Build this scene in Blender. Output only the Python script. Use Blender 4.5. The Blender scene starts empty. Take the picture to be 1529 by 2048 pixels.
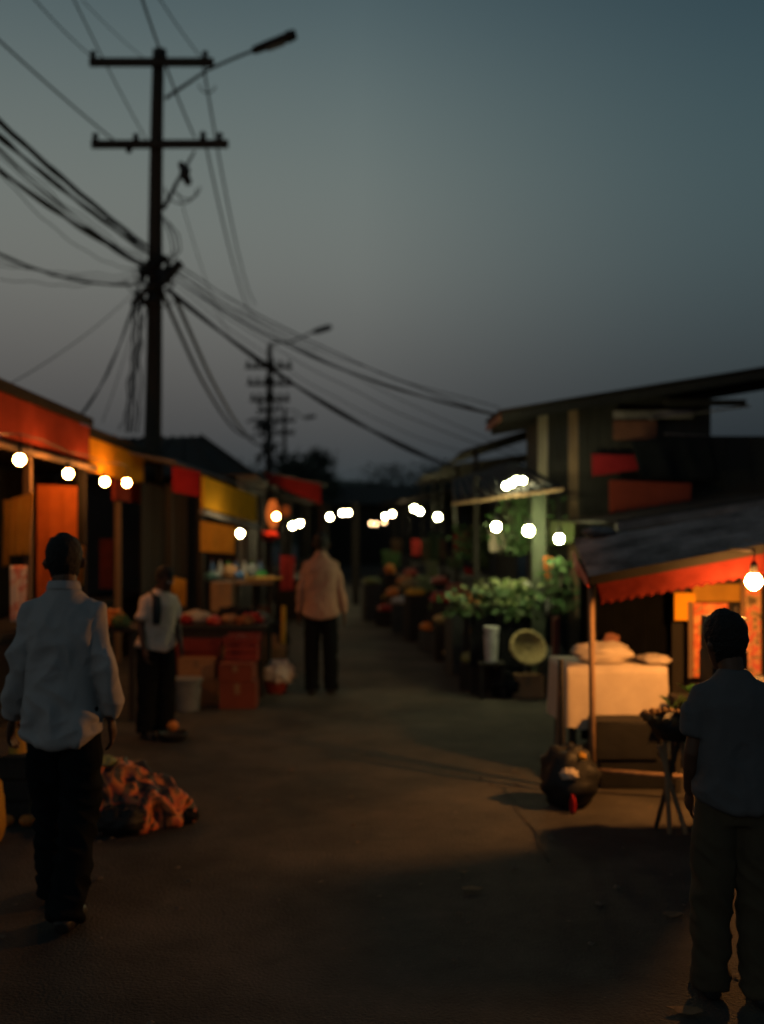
import bpy, bmesh, math, random
from mathutils import Vector, Matrix, noise
from math import radians as R, sin, cos, pi

random.seed(7)
sc = bpy.context.scene
COL = sc.collection
F = 1991.0            # focal length in pixels of the 1529 x 2048 photograph
EYE = 1.68

# ------------------------------------------------------------------ camera
cam_d = bpy.data.cameras.new('camera')
cam = bpy.data.objects.new('camera', cam_d)
COL.objects.link(cam)
cam.location = (0, 0, EYE)
cam.rotation_euler = (R(90), 0, 0)
cam_d.sensor_fit = 'VERTICAL'
cam_d.sensor_height = 36.0
cam_d.sensor_width = 36.0
cam_d.lens = 36.0 * F / 2048.0
cam_d.shift_x = (764.5 - 720) / 2048
cam_d.shift_y = (1070 - 1024) / 2048
cam_d.clip_start = 0.05
cam_d.clip_end = 3000
cam_d.dof.use_dof = True
cam_d.dof.focus_distance = 3.2
cam_d.dof.aperture_fstop = 1.3
sc.camera = cam

# ------------------------------------------------------------------ dusk sky
world = bpy.data.worlds.new('World')
sc.world = world
world.use_nodes = True
nt = world.node_tree
nt.nodes.clear()
wo = nt.nodes.new('ShaderNodeOutputWorld')
bg = nt.nodes.new('ShaderNodeBackground')
bg2 = nt.nodes.new('ShaderNodeBackground')
addsh = nt.nodes.new('ShaderNodeAddShader')
sky = nt.nodes.new('ShaderNodeTexSky')
sky.sky_type = 'NISHITA'
sky.sun_disc = False
sky.sun_elevation = R(-1.5)
sky.sun_rotation = R(180)
sky.dust_density = 2.5
bg2.inputs['Strength'].default_value = 0.05
nt.links.new(sky.outputs[0], bg2.inputs['Color'])
tc = nt.nodes.new('ShaderNodeTexCoord')
sep = nt.nodes.new('ShaderNodeSeparateXYZ')
nt.links.new(tc.outputs['Generated'], sep.inputs[0])
ramp = nt.nodes.new('ShaderNodeValToRGB')
ramp.color_ramp.interpolation = 'B_SPLINE'
el = ramp.color_ramp.elements
stops = [(0.0, (0.028, 0.042, 0.046)), (0.09, (0.047, 0.056, 0.062)), (0.175, (0.097, 0.101, 0.101)),
         (0.26, (0.146, 0.161, 0.150)), (0.36, (0.135, 0.170, 0.160)), (0.48, (0.058, 0.098, 0.112)),
         (0.66, (0.016, 0.036, 0.046)), (1.0, (0.009, 0.025, 0.033))]
el[0].position, el[0].color = stops[0][0], (*stops[0][1], 1)
el[1].position, el[1].color = stops[-1][0], (*stops[-1][1], 1)
for p, c in stops[1:-1]:
    e = el.new(p)
    e.color = (*c, 1)
nt.links.new(sep.outputs['Z'], ramp.inputs[0])
# the glow leans towards the left of the street: a slow east-west change of tint
az = nt.nodes.new('ShaderNodeMapRange'); az.inputs['From Min'].default_value = -0.42; az.inputs['From Max'].default_value = 0.42; az.interpolation_type = 'SMOOTHSTEP'
nt.links.new(sep.outputs['X'], az.inputs['Value'])
tint = nt.nodes.new('ShaderNodeValToRGB')
tint.color_ramp.elements[0].color = (1.07, 1.0, 0.97, 1); tint.color_ramp.elements[1].color = (0.31, 0.46, 0.55, 1)
te = tint.color_ramp.elements.new(0.5); te.color = (1.0, 1.0, 1.0, 1)
nt.links.new(az.outputs[0], tint.inputs[0])
mulc = nt.nodes.new('ShaderNodeMixRGB'); mulc.blend_type = 'MULTIPLY'; mulc.inputs[0].default_value = 1.0
nt.links.new(ramp.outputs[0], mulc.inputs[1]); nt.links.new(tint.outputs[0], mulc.inputs[2])
nt.links.new(mulc.outputs[0], bg.inputs['Color'])
bg.inputs['Strength'].default_value = 1.0
nt.links.new(bg.outputs[0], addsh.inputs[0])
nt.links.new(bg2.outputs[0], addsh.inputs[1])
nt.links.new(addsh.outputs[0], wo.inputs['Surface'])

# the last afterglow, from behind the photographer
sun_d = bpy.data.lights.new('afterglow_sun', 'SUN')
sun_d.energy = 0.05
sun_d.angle = R(25)
sun_d.color = (1.0, 0.93, 0.88)
sun = bpy.data.objects.new('afterglow_sun', sun_d)
COL.objects.link(sun)
sun.rotation_euler = (R(66), 0, R(-32))

vs = sc.view_settings
sc.display_settings.display_device = 'sRGB'
vs.view_transform = 'Standard'
vs.look = 'None'
vs.exposure = 0.0
vs.gamma = 1.0
vs.use_curve_mapping = False
sc.cycles.max_bounces = 5
sc.cycles.diffuse_bounces = 3
sc.cycles.sample_clamp_indirect = 3.0
sc.cycles.use_denoising = True

# ------------------------------------------------------------------ helpers
def P(px, py, Y):
    s = F / Y
    return Vector(((px - 720) / s, Y, EYE - (py - 1070) / s))

def X(px, Y): return (px - 720) * Y / F
def Z(py, Y): return EYE - (py - 1070) * Y / F

MATS = {}
def mat(name, col, rough=0.75, var=0.35, scale=6.0, bump=0.15, bscale=40.0, col2=None, metal=0.0, stretch=(1, 1, 1), spec=0.3):
    if name in MATS: return MATS[name]
    m = bpy.data.materials.new(name)
    m.use_nodes = True
    n = m.node_tree.nodes; l = m.node_tree.links
    b = n['Principled BSDF']
    t = n.new('ShaderNodeTexCoord'); mp = n.new('ShaderNodeMapping')
    mp.inputs['Scale'].default_value = stretch
    l.new(t.outputs['Object'], mp.inputs[0])
    nz = n.new('ShaderNodeTexNoise'); nz.inputs['Scale'].default_value = scale; nz.inputs['Detail'].default_value = 7
    nz.inputs['Roughness'].default_value = 0.65
    l.new(mp.outputs[0], nz.inputs['Vector'])
    cr = n.new('ShaderNodeValToRGB')
    c2 = col2 if col2 else tuple(c * (1 - var) for c in col)
    cr.color_ramp.elements[0].position = 0.34; cr.color_ramp.elements[0].color = (*c2, 1)
    cr.color_ramp.elements[1].position = 0.62; cr.color_ramp.elements[1].color = (*col, 1)
    l.new(nz.outputs['Fac'], cr.inputs[0]); l.new(cr.outputs[0], b.inputs['Base Color'])
    nb = n.new('ShaderNodeTexNoise'); nb.inputs['Scale'].default_value = bscale; nb.inputs['Detail'].default_value = 4
    l.new(mp.outputs[0], nb.inputs['Vector'])
    bp = n.new('ShaderNodeBump'); bp.inputs['Strength'].default_value = bump; bp.inputs['Distance'].default_value = 0.02
    l.new(nb.outputs['Fac'], bp.inputs['Height']); l.new(bp.outputs[0], b.inputs['Normal'])
    mr = n.new('ShaderNodeMapRange'); mr.inputs['To Min'].default_value = max(0, rough - 0.12); mr.inputs['To Max'].default_value = min(1, rough + 0.12)
    l.new(nz.outputs['Fac'], mr.inputs[0]); l.new(mr.outputs[0], b.inputs['Roughness'])
    b.inputs['Metallic'].default_value = metal
    b.inputs['Specular IOR Level'].default_value = spec
    MATS[name] = m
    return m

def translucent(m, f=0.45):
    n = m.node_tree.nodes; l = m.node_tree.links; b = n['Principled BSDF']; out = n['Material Output']
    tr = n.new('ShaderNodeBsdfTranslucent'); mx = n.new('ShaderNodeMixShader'); mx.inputs[0].default_value = f
    src = b.inputs['Base Color'].links[0].from_socket
    l.new(src, tr.inputs[0]); l.new(b.outputs[0], mx.inputs[1]); l.new(tr.outputs[0], mx.inputs[2]); l.new(mx.outputs[0], out.inputs['Surface'])
    return m

def emat(name, col, strength):
    if name in MATS: return MATS[name]
    m = bpy.data.materials.new(name); m.use_nodes = True
    n = m.node_tree.nodes; n.clear()
    e = n.new('ShaderNodeEmission'); o = n.new('ShaderNodeOutputMaterial')
    e.inputs[0].default_value = (*col, 1); e.inputs[1].default_value = strength
    m.node_tree.links.new(e.outputs[0], o.inputs[0])
    MATS[name] = m
    return m

def printmat(name, cols, scale=5.0, seed=0.0):
    """a printed sheet: irregular patches of flat ink"""
    m = bpy.data.materials.new(name); m.use_nodes = True
    n = m.node_tree.nodes; l = m.node_tree.links; b = n['Principled BSDF']
    t = n.new('ShaderNodeTexCoord'); mp = n.new('ShaderNodeMapping'); mp.inputs['Location'].default_value = (seed, seed * 1.7, seed)
    l.new(t.outputs['Object'], mp.inputs[0])
    nz = n.new('ShaderNodeTexNoise'); nz.inputs['Scale'].default_value = scale; nz.inputs['Detail'].default_value = 3; nz.inputs['Distortion'].default_value = 1.2
    l.new(mp.outputs[0], nz.inputs['Vector'])
    cr = n.new('ShaderNodeValToRGB'); e = cr.color_ramp.elements
    k = len(cols)
    e[0].position = 0.40; e[0].color = (*cols[0], 1); e[1].position = 0.62; e[1].color = (*cols[-1], 1)
    for i in range(1, k - 1):
        x = e.new(0.40 + 0.22 * i / (k - 1)); x.color = (*cols[i], 1)
    l.new(nz.outputs['Fac'], cr.inputs[0]); l.new(cr.outputs[0], b.inputs['Base Color'])
    b.inputs['Roughness'].default_value = 0.6
    return m

def lk(name, bm, m, parent=None, loc=None, smooth=False, world=True):
    """link a bmesh as ONE object. With a parent, world coordinates are made local to it."""
    me = bpy.data.meshes.new(name)
    if parent is not None and world:
        bmesh.ops.translate(bm, verts=bm.verts, vec=-Vector(parent.location))
    elif loc is not None and world:
        bmesh.ops.translate(bm, verts=bm.verts, vec=-Vector(loc))
    bmesh.ops.recalc_face_normals(bm, faces=bm.faces)
    bm.to_mesh(me); bm.free()
    if smooth:
        for p in me.polygons: p.use_smooth = True
    if m: me.materials.append(m)
    o = bpy.data.objects.new(name, me)
    COL.objects.link(o)
    if parent is not None: o.parent = parent
    elif loc is not None: o.location = loc
    return o

def tag(o, label, cat, group=None, kind=None):
    o['label'] = label; o['category'] = cat
    if group: o['group'] = group
    if kind: o['kind'] = kind
    return o

def thing(name, label, cat, loc=(0, 0, 0), rz=0.0, group=None):
    o = bpy.data.objects.new(name, None); COL.objects.link(o)
    o.empty_display_size = 0.1
    o.location = loc; o.rotation_euler = (0, 0, rz)
    return tag(o, label, cat, group)

def kids(o): return [c for c in COL.objects if c.parent == o]

def dup(root, loc, rz=None, scale=None, label=None):
    def cp(o, par):
        c = o.copy(); COL.objects.link(c); c.parent = par
        for ch in CH.get(o.name, []): cp(ch, c)
        return c
    CH = {}
    for ch in COL.objects:
        if ch.parent: CH.setdefault(ch.parent.name, []).append(ch)
    r = cp(root, None)
    r.location = loc
    if rz is not None: r.rotation_euler = (0, 0, rz)
    if scale is not None: r.scale = (scale,) * 3 if not hasattr(scale, '__len__') else scale
    if label: r['label'] = label
    return r

def box(bm, x0, x1, y0, y1, z0, z1, jit=0.0):
    vs_ = [bm.verts.new((x + random.uniform(-jit, jit), y + random.uniform(-jit, jit), z + random.uniform(-jit, jit)))
           for z in (z0, z1) for (x, y) in ((x0, y0), (x1, y0), (x1, y1), (x0, y1))]
    for f in ((3, 2, 1, 0), (4, 5, 6, 7), (0, 1, 5, 4), (1, 2, 6, 5), (2, 3, 7, 6), (3, 0, 4, 7)):
        bm.faces.new([vs_[i] for i in f])
    return bm

def bx(*a, bevel=0.0, jit=0.0):
    bm = bmesh.new(); box(bm, *a, jit=jit)
    if bevel: bmesh.ops.bevel(bm, geom=bm.edges, offset=bevel, segments=2, affect='EDGES')
    return bm

def loft(bm, rings, cap=True):
    vr = [[bm.verts.new(p) for p in r] for r in rings]
    n = len(rings[0])
    for a, b in zip(vr, vr[1:]):
        for i in range(n):
            bm.faces.new((a[i], a[(i + 1) % n], b[(i + 1) % n], b[i]))
    if cap:
        bm.faces.new(vr[0][::-1]); bm.faces.new(vr[-1])
    return bm

def limb(bm, pts, rad, n=12, flat=1.0, side=None):
    """tube through points; rad per point; flat squashes along the second axis"""
    pts = [Vector(p) for p in pts]
    rings = []
    ref = Vector(side) if side else None
    for i, p in enumerate(pts):
        d = (pts[min(i + 1, len(pts) - 1)] - pts[max(i - 1, 0)]).normalized()
        if ref is None:
            ref = Vector((1, 0, 0)) if abs(d.x) < 0.8 else Vector((0, 1, 0))
        u = (ref - d * ref.dot(d)).normalized(); w = d.cross(u)
        ref = u
        r = rad[i] if hasattr(rad, '__len__') else rad
        rings.append([p + u * (r * cos(2 * pi * k / n)) + w * (r * flat * sin(2 * pi * k / n)) for k in range(n)])
    return loft(bm, rings)

def tube(pts, r, n=8, flat=1.0):
    bm = bmesh.new(); limb(bm, pts, r, n, flat); return bm

def lathe(bm, prof, c=(0, 0, 0), n=20, wob=0.0, cap=True):
    c = Vector(c)
    rings = []
    for r, z in prof:
        rings.append([c + Vector((r * cos(2 * pi * k / n) * (1 + random.uniform(-wob, wob)), r * sin(2 * pi * k / n) * (1 + random.uniform(-wob, wob)), z)) for k in range(n)])
    return loft(bm, rings, cap)

def ell(bm, c, rx, ry, rz, u=14, v=9, wob=0.0):
    prof = [(max(1e-3, sin(pi * i / v)), -cos(pi * i / v)) for i in range(v + 1)]
    rings = [[Vector(c) + Vector((rx * r * cos(2 * pi * k / u), ry * r * sin(2 * pi * k / u), rz * z)) * (1 + random.uniform(-wob, wob)) for k in range(u)] for r, z in prof]
    return loft(bm, rings)

def corr(bm, A, B, C, D, waves, amp=0.018, nu=None, nv=6, thick=0.006, sagv=0.0, wob=0.01):
    """corrugated sheet: A-B is the edge crossed by the waves, D-C the opposite edge"""
    A, B, C, D = map(Vector, (A, B, C, D))
    nu = nu or waves * 6
    nrm = (B - A).cross(D - A).normalized()
    top, bot = [], []
    sd = random.uniform(0, 50)
    for j in range(nv + 1):
        v = j / nv; rt, rb = [], []
        for i in range(nu + 1):
            u = i / nu
            p = A.lerp(B, u).lerp(D.lerp(C, u), v)
            p = p + nrm * (amp * sin(2 * pi * waves * u) + wob * noise.noise(Vector((u * 4 + sd, v * 3, 0)))) - Vector((0, 0, sagv * 4 * v * (1 - v)))
            rt.append(bm.verts.new(p)); rb.append(bm.verts.new(p - nrm * thick))
        top.append(rt); bot.append(rb)
    for j in range(nv):
        for i in range(nu):
            bm.faces.new((top[j][i], top[j][i + 1], top[j + 1][i + 1], top[j + 1][i]))
            bm.faces.new((bot[j][i], bot[j + 1][i], bot[j + 1][i + 1], bot[j][i + 1]))
    for i in range(nu):
        bm.faces.new((top[0][i], bot[0][i], bot[0][i + 1], top[0][i + 1]))
        bm.faces.new((top[nv][i], top[nv][i + 1], bot[nv][i + 1], bot[nv][i]))
    for j in range(nv):
        bm.faces.new((top[j][0], top[j + 1][0], bot[j + 1][0], bot[j][0]))
        bm.faces.new((top[j][nu], bot[j][nu], bot[j + 1][nu], top[j + 1][nu]))
    return bm

def cloth(A, B, C, D, nu=24, nv=16, thick=0.006, fold=0.02, nf=4.0, rag=0.0, seed=0.0, teeth=0, tooth=0.03):
    """hanging cloth: A-B top edge, D-C bottom edge; vertical folds grow downwards"""
    A, B, C, D = map(Vector, (A, B, C, D))
    nrm = (B - A).cross(D - A).normalized()
    bm = bmesh.new(); fr, bk = [], []
    for j in range(nv + 1):
        v = j / nv; a, b = [], []
        for i in range(nu + 1):
            u = i / nu
            p = A.lerp(B, u).lerp(D.lerp(C, u), v)
            w = noise.noise(Vector((u * nf + seed, v * 0.8, seed))) + 0.5 * noise.noise(Vector((u * nf * 2.3, v * 1.5 + seed, 3)))
            p = p + nrm * fold * (0.35 + 0.65 * v) * w * 1.6
            if v == 1 and rag: p.z += rag * noise.noise(Vector((u * 9 + seed, 5, 1)))
            if v == 1 and teeth: p.z -= tooth * abs(((u * teeth) % 1) * 2 - 1) ** 0.7
            a.append(bm.verts.new(p)); b.append(bm.verts.new(p - nrm * thick))
        fr.append(a); bk.append(b)
    for j in range(nv):
        for i in range(nu):
            bm.faces.new((fr[j][i], fr[j][i + 1], fr[j + 1][i + 1], fr[j + 1][i]))
            bm.faces.new((bk[j][i], bk[j + 1][i], bk[j + 1][i + 1], bk[j][i + 1]))
    for i in range(nu):
        bm.faces.new((fr[0][i], bk[0][i], bk[0][i + 1], fr[0][i + 1])); bm.faces.new((fr[nv][i], fr[nv][i + 1], bk[nv][i + 1], bk[nv][i]))
    for j in range(nv):
        bm.faces.new((fr[j][0], fr[j + 1][0], bk[j + 1][0], bk[j][0])); bm.faces.new((fr[j][nu], bk[j][nu], bk[j + 1][nu], fr[j + 1][nu]))
    return bm

def remesh(bm, voxel, smooth=4, disp=None):
    """union of overlapping closed shapes as one continuous surface"""
    me = bpy.data.meshes.new('tmp'); bmesh.ops.recalc_face_normals(bm, faces=bm.faces); bm.to_mesh(me); bm.free()
    o = bpy.data.objects.new('tmp', me); COL.objects.link(o)
    md = o.modifiers.new('r', 'REMESH'); md.mode = 'VOXEL'; md.voxel_size = voxel; md.use_smooth_shade = True
    if smooth:
        s = o.modifiers.new('s', 'SMOOTH'); s.iterations = smooth; s.factor = 0.5
    dg = bpy.context.evaluated_depsgraph_get()
    m2 = bpy.data.meshes.new_from_object(o.evaluated_get(dg))
    bpy.data.objects.remove(o); bpy.data.meshes.remove(me)
    b2 = bmesh.new(); b2.from_mesh(m2); bpy.data.meshes.remove(m2)
    if disp:
        b2.normal_update()
        mv = [(v, v.normal * disp(v.co)) for v in b2.verts]
        for v, d in mv: v.co += d
    return b2

def lumpy(c, rx, ry, rz, amp=0.25, fr=3.0, u=28, v=18, seed=0.0, flatbase=True):
    """sack, bag, heap: a noisy closed body resting on its base"""
    bm = bmesh.new(); c = Vector(c)
    prof = [(max(1e-3, sin(pi * i / v)), -cos(pi * i / v)) for i in range(v + 1)]
    rings = []
    for r, z in prof:
        ring = []
        for k in range(u):
            d = Vector((r * cos(2 * pi * k / u), r * sin(2 * pi * k / u), z))
            a = 1 + amp * noise.noise(d * fr + Vector((seed, seed, seed))) + 0.5 * amp * (1 - abs(noise.noise(d * fr * 2.2 + Vector((seed, 0, seed)))) * 2)
            p = Vector((d.x * rx * a, d.y * ry * a, d.z * rz * a))
            if flatbase and p.z < -0.8 * rz: p.z = -0.8 * rz + 0.15 * (p.z + 0.8 * rz)
            ring.append(c + p + Vector((0, 0, 0.86 * rz)))
        rings.append(ring)
    return loft(bm, rings)

# ------------------------------------------------------------------ materials
asphalt = mat('asphalt', (0.080, 0.072, 0.062), 0.9, scale=1.3, col2=(0.040, 0.039, 0.037), bump=0.7, bscale=70, spec=0.2)
def grit(m):
    n = m.node_tree.nodes; l = m.node_tree.links; b = n['Principled BSDF']; src = b.inputs['Base Color'].links[0].from_socket
    t = n.new('ShaderNodeTexCoord'); a = n.new('ShaderNodeTexNoise'); a.inputs['Scale'].default_value = 0.45; a.inputs['Detail'].default_value = 9; a.inputs['Roughness'].default_value = 0.7
    c = n.new('ShaderNodeTexVoronoi'); c.inputs['Scale'].default_value = 34
    l.new(t.outputs['Object'], a.inputs['Vector']); l.new(t.outputs['Object'], c.inputs['Vector'])
    r1 = n.new('ShaderNodeValToRGB'); r1.color_ramp.elements[0].position = .38; r1.color_ramp.elements[0].color = (.5, .5, .5, 1); r1.color_ramp.elements[1].position = .6; r1.color_ramp.elements[1].color = (1.15, 1.12, 1.08, 1)
    r2 = n.new('ShaderNodeValToRGB'); r2.color_ramp.elements[0].position = .05; r2.color_ramp.elements[0].color = (1.5, 1.45, 1.35, 1); r2.color_ramp.elements[1].position = .2; r2.color_ramp.elements[1].color = (1, 1, 1, 1)
    l.new(a.outputs['Fac'], r1.inputs[0]); l.new(c.outputs['Distance'], r2.inputs[0])
    for rr in (r1, r2):
        mx = n.new('ShaderNodeMixRGB'); mx.blend_type = 'MULTIPLY'; mx.inputs[0].default_value = 1
        l.new(src, mx.inputs[1]); l.new(rr.outputs[0], mx.inputs[2]); src = mx.outputs[0]
    l.new(src, b.inputs['Base Color'])
grit(asphalt)
dirt = mat('packed_dirt', (0.06, 0.055, 0.045), 0.95, scale=0.5, bump=0.6, bscale=20)
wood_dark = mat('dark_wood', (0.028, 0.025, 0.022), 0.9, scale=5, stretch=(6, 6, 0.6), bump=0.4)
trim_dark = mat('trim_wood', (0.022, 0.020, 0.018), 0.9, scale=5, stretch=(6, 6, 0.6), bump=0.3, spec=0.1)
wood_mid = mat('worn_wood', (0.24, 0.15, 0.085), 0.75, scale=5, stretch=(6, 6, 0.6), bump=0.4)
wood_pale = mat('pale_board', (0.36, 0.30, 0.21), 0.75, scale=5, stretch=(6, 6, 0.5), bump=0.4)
pole_wood = mat('pole_wood', (0.045, 0.038, 0.032), 0.9, scale=4, stretch=(8, 8, 0.5), bump=0.6)
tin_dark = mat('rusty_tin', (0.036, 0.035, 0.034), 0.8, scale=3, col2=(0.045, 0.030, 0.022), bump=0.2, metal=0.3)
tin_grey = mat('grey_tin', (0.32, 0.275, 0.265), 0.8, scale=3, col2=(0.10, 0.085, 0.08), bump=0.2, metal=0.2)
red_board = mat('red_paint', (0.30, 0.052, 0.030), 0.95, var=0.25, scale=3, bump=0.08, spec=0.0)
dkred = mat('dark_red_paint', (0.26, 0.018, 0.022), 0.95, var=0.3, scale=3, bump=0.08, spec=0.0)
yellow_board = mat('yellow_paint', (0.74, 0.34, 0.022), 0.95, var=0.2, scale=3, bump=0.08, spec=0.0)
orange_cloth = mat('orange_cloth', (0.60, 0.16, 0.03), 0.9, var=0.25, scale=4, bump=0.1, bscale=200)
yellow_cloth = mat('yellow_cloth', (0.60, 0.34, 0.05), 0.9, var=0.25, scale=4, bump=0.1, bscale=200)
red_cloth = mat('red_cloth', (0.32, 0.022, 0.018), 0.9, var=0.3, scale=4, bump=0.1, bscale=200)
translucent(orange_cloth, .35); translucent(yellow_cloth, .35); translucent(red_cloth, .15)
white_cloth = mat('white_cloth', (0.42, 0.36, 0.29), 0.9, var=0.2, scale=4, bump=0.1, bscale=200)
dark_cloth = mat('dark_cloth', (0.012, 0.013, 0.015), 0.95, spec=0.05, var=0.3, scale=6, bump=0.1, bscale=200)
black_plastic = mat('black_plastic', (0.009, 0.0095, 0.010), 0.6, scale=9, bump=0.1)
wire_m = mat('cable_rubber', (0.010, 0.011, 0.012), 0.6, scale=9, bump=0.1)
iron = mat('dark_iron', (0.030, 0.030, 0.032), 0.55, scale=9, bump=0.2, metal=0.5)
carton = mat('carton_board', (0.30, 0.17, 0.085), 0.9, var=0.2, scale=4, bump=0.1)
red_carton = mat('red_carton', (0.17, 0.042, 0.024), 0.85, var=0.25, scale=4, bump=0.1)
pl_grey = mat('grey_plastic', (0.16, 0.18, 0.19), 0.5, scale=5, bump=0.05)
pl_red = mat('red_plastic', (0.22, 0.032, 0.020), 0.45, scale=5, bump=0.05)
pl_blue = mat('blue_plastic', (0.05, 0.14, 0.34), 0.4, scale=5, bump=0.05)
pl_green = mat('green_plastic', (0.05, 0.26, 0.06), 0.4, scale=5, bump=0.05)
pl_white = mat('white_plastic_bag', (0.58, 0.58, 0.56), 0.45, scale=8, bump=0.25, bscale=25)
leaf_m = mat('leaf_green', (0.040, 0.062, 0.024), 0.6, scale=9, col2=(0.03, 0.085, 0.02), bump=0.2)
leaf_pale = mat('pale_leaf', (0.17, 0.18, 0.095), 0.6, scale=9, col2=(0.14, 0.22, 0.06), bump=0.2)
tree_leaf = mat('tree_leaf', (0.026, 0.034, 0.022), 0.7, scale=2, bump=0.1)
bark = mat('bark', (0.045, 0.035, 0.028), 0.95, scale=6, bump=0.6)
orange_fr = mat('orange_peel', (0.60, 0.20, 0.03), 0.5, scale=12, bump=0.1)
tomato = mat('tomato_skin', (0.42, 0.035, 0.02), 0.35, scale=12, bump=0.03)
banana_m = mat('banana_skin', (0.62, 0.36, 0.04), 0.5, scale=12, bump=0.05)
straw = mat('woven_straw', (0.34, 0.26, 0.12), 0.8, scale=14, bump=0.3)
skin = mat('dark_skin', (0.085, 0.043, 0.026), 0.55, var=0.2, scale=8, bump=0.05)
hair_m = mat('black_hair', (0.008, 0.008, 0.009), 0.65, scale=30, bump=0.6, bscale=150)
shirt_white = mat('white_shirt', (0.31, 0.30, 0.30), 0.9, var=0.12, scale=5, bump=0.12, bscale=260)
shirt_pink = mat('pink_shirt', (0.36, 0.205, 0.14), 0.9, var=0.15, scale=5, bump=0.1, bscale=260)
shirt_grey = mat('grey_tshirt', (0.085, 0.085, 0.09), 0.9, var=0.15, scale=5, bump=0.1, bscale=260)
shirt_cream = mat('cream_tshirt', (0.68, 0.52, 0.40), 0.9, var=0.15, scale=5, bump=0.1, bscale=260)
trouser_black = mat('black_trousers', (0.007, 0.0085, 0.010), 0.95, spec=0.05, var=0.2, scale=5, bump=0.1, bscale=200)
trouser_beige = mat('beige_trousers', (0.055, 0.043, 0.025), 0.95, var=0.2, scale=5, bump=0.1, bscale=200)
shoe_m = mat('shoe_leather', (0.02, 0.018, 0.017), 0.5, scale=9, bump=0.1)
blanket = printmat('printed_blanket', [(0.012, 0.012, 0.012), (0.10, 0.035, 0.015), (0.55, 0.16, 0.03), (0.46, 0.075, 0.02), (0.02, 0.015, 0.015)], 6.0, 2.0)
poster_a = printmat('poster_orange', [(0.30, 0.20, 0.06), (0.55, 0.06, 0.015), (0.62, 0.14, 0.03), (0.60, 0.34, 0.12), (0.52, 0.07, 0.02)], 9.0, 4.0)
poster_b = printmat('poster_floral', [(0.10, 0.07, 0.03), (0.50, 0.32, 0.14), (0.52, 0.06, 0.05), (0.55, 0.30, 0.10)], 11.0, 9.0)
poster_c = printmat('poster_white', [(0.55, 0.45, 0.36), (0.58, 0.42, 0.32), (0.50, 0.10, 0.05), (0.60, 0.48, 0.40)], 5.0, 12.0)

# ------------------------------------------------------------------ ground
def sheet(name, x0, x1, y0, y1, z, m, nx=1, ny=1, rel=0.0):
    bm = bmesh.new()
    g = [[bm.verts.new((x0 + (x1 - x0) * i / nx, y0 + (y1 - y0) * j / ny,
          z + rel * (noise.noise(Vector((i * 0.37, j * 0.37, 0))) + 0.5 * noise.noise(Vector((i * 0.9, j * 0.9, 4)))))) for i in range(nx + 1)] for j in range(ny + 1)]
    for j in range(ny):
        for i in range(nx):
            bm.faces.new((g[j][i], g[j][i + 1], g[j + 1][i + 1], g[j + 1][i]))
    o = lk(name, bm, m); o['kind'] = 'structure'
    return o
g = sheet('ground', -600, 600, -200, 1400, -0.03, dirt)
rd = sheet('road', -9, 9, -6, 70, 0.0, asphalt, 60, 240, 0.006)
for p in rd.data.polygons: p.use_smooth = True
cr_bm = bmesh.new()
pts = [Vector((0.95, 6.6, 0)), Vector((0.975, 6.25, 0)), Vector((0.96, 6.05, 0)), Vector((0.985, 5.86, 0)), Vector((1.0, 5.6, 0)), Vector((0.965, 5.4, 0)), Vector((0.98, 5.1, 0))]
prev = None
for i, p in enumerate(pts):
    w = 0.006 * (1 + 0.5 * sin(i * 2.1))
    a = cr_bm.verts.new((p.x - w, p.y, 0.010)); b = cr_bm.verts.new((p.x + w, p.y, 0.010))
    if prev: cr_bm.faces.new((prev[0], prev[1], b, a))
    prev = (a, b)
ck = lk('road_crack', cr_bm, mat('crack_dirt', (0.035, 0.033, 0.03), 0.95)); ck['kind'] = 'structure'

# far hill line
bm = bmesh.new(); pr = None
for i in range(61):
    x = -300 + i * 10
    h = 11 + 5 * noise.noise(Vector((i * 0.16, 2.2, 0))) + 1.6 * noise.noise(Vector((i * 0.9, 7, 0)))
    row = [bm.verts.new((x, 170, -0.03)), bm.verts.new((x, 185, h * 0.75)), bm.verts.new((x, 210, h)), bm.verts.new((x, 260, -0.03))]
    if pr:
        for k in range(3): bm.faces.new((pr[k], row[k], row[k + 1], pr[k + 1]))
    pr = row
h = lk('hills', bm, mat('hill_scrub', (0.035, 0.045, 0.03), 0.95, scale=0.1, bump=0.6, bscale=0.6)); h['kind'] = 'structure'

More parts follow.
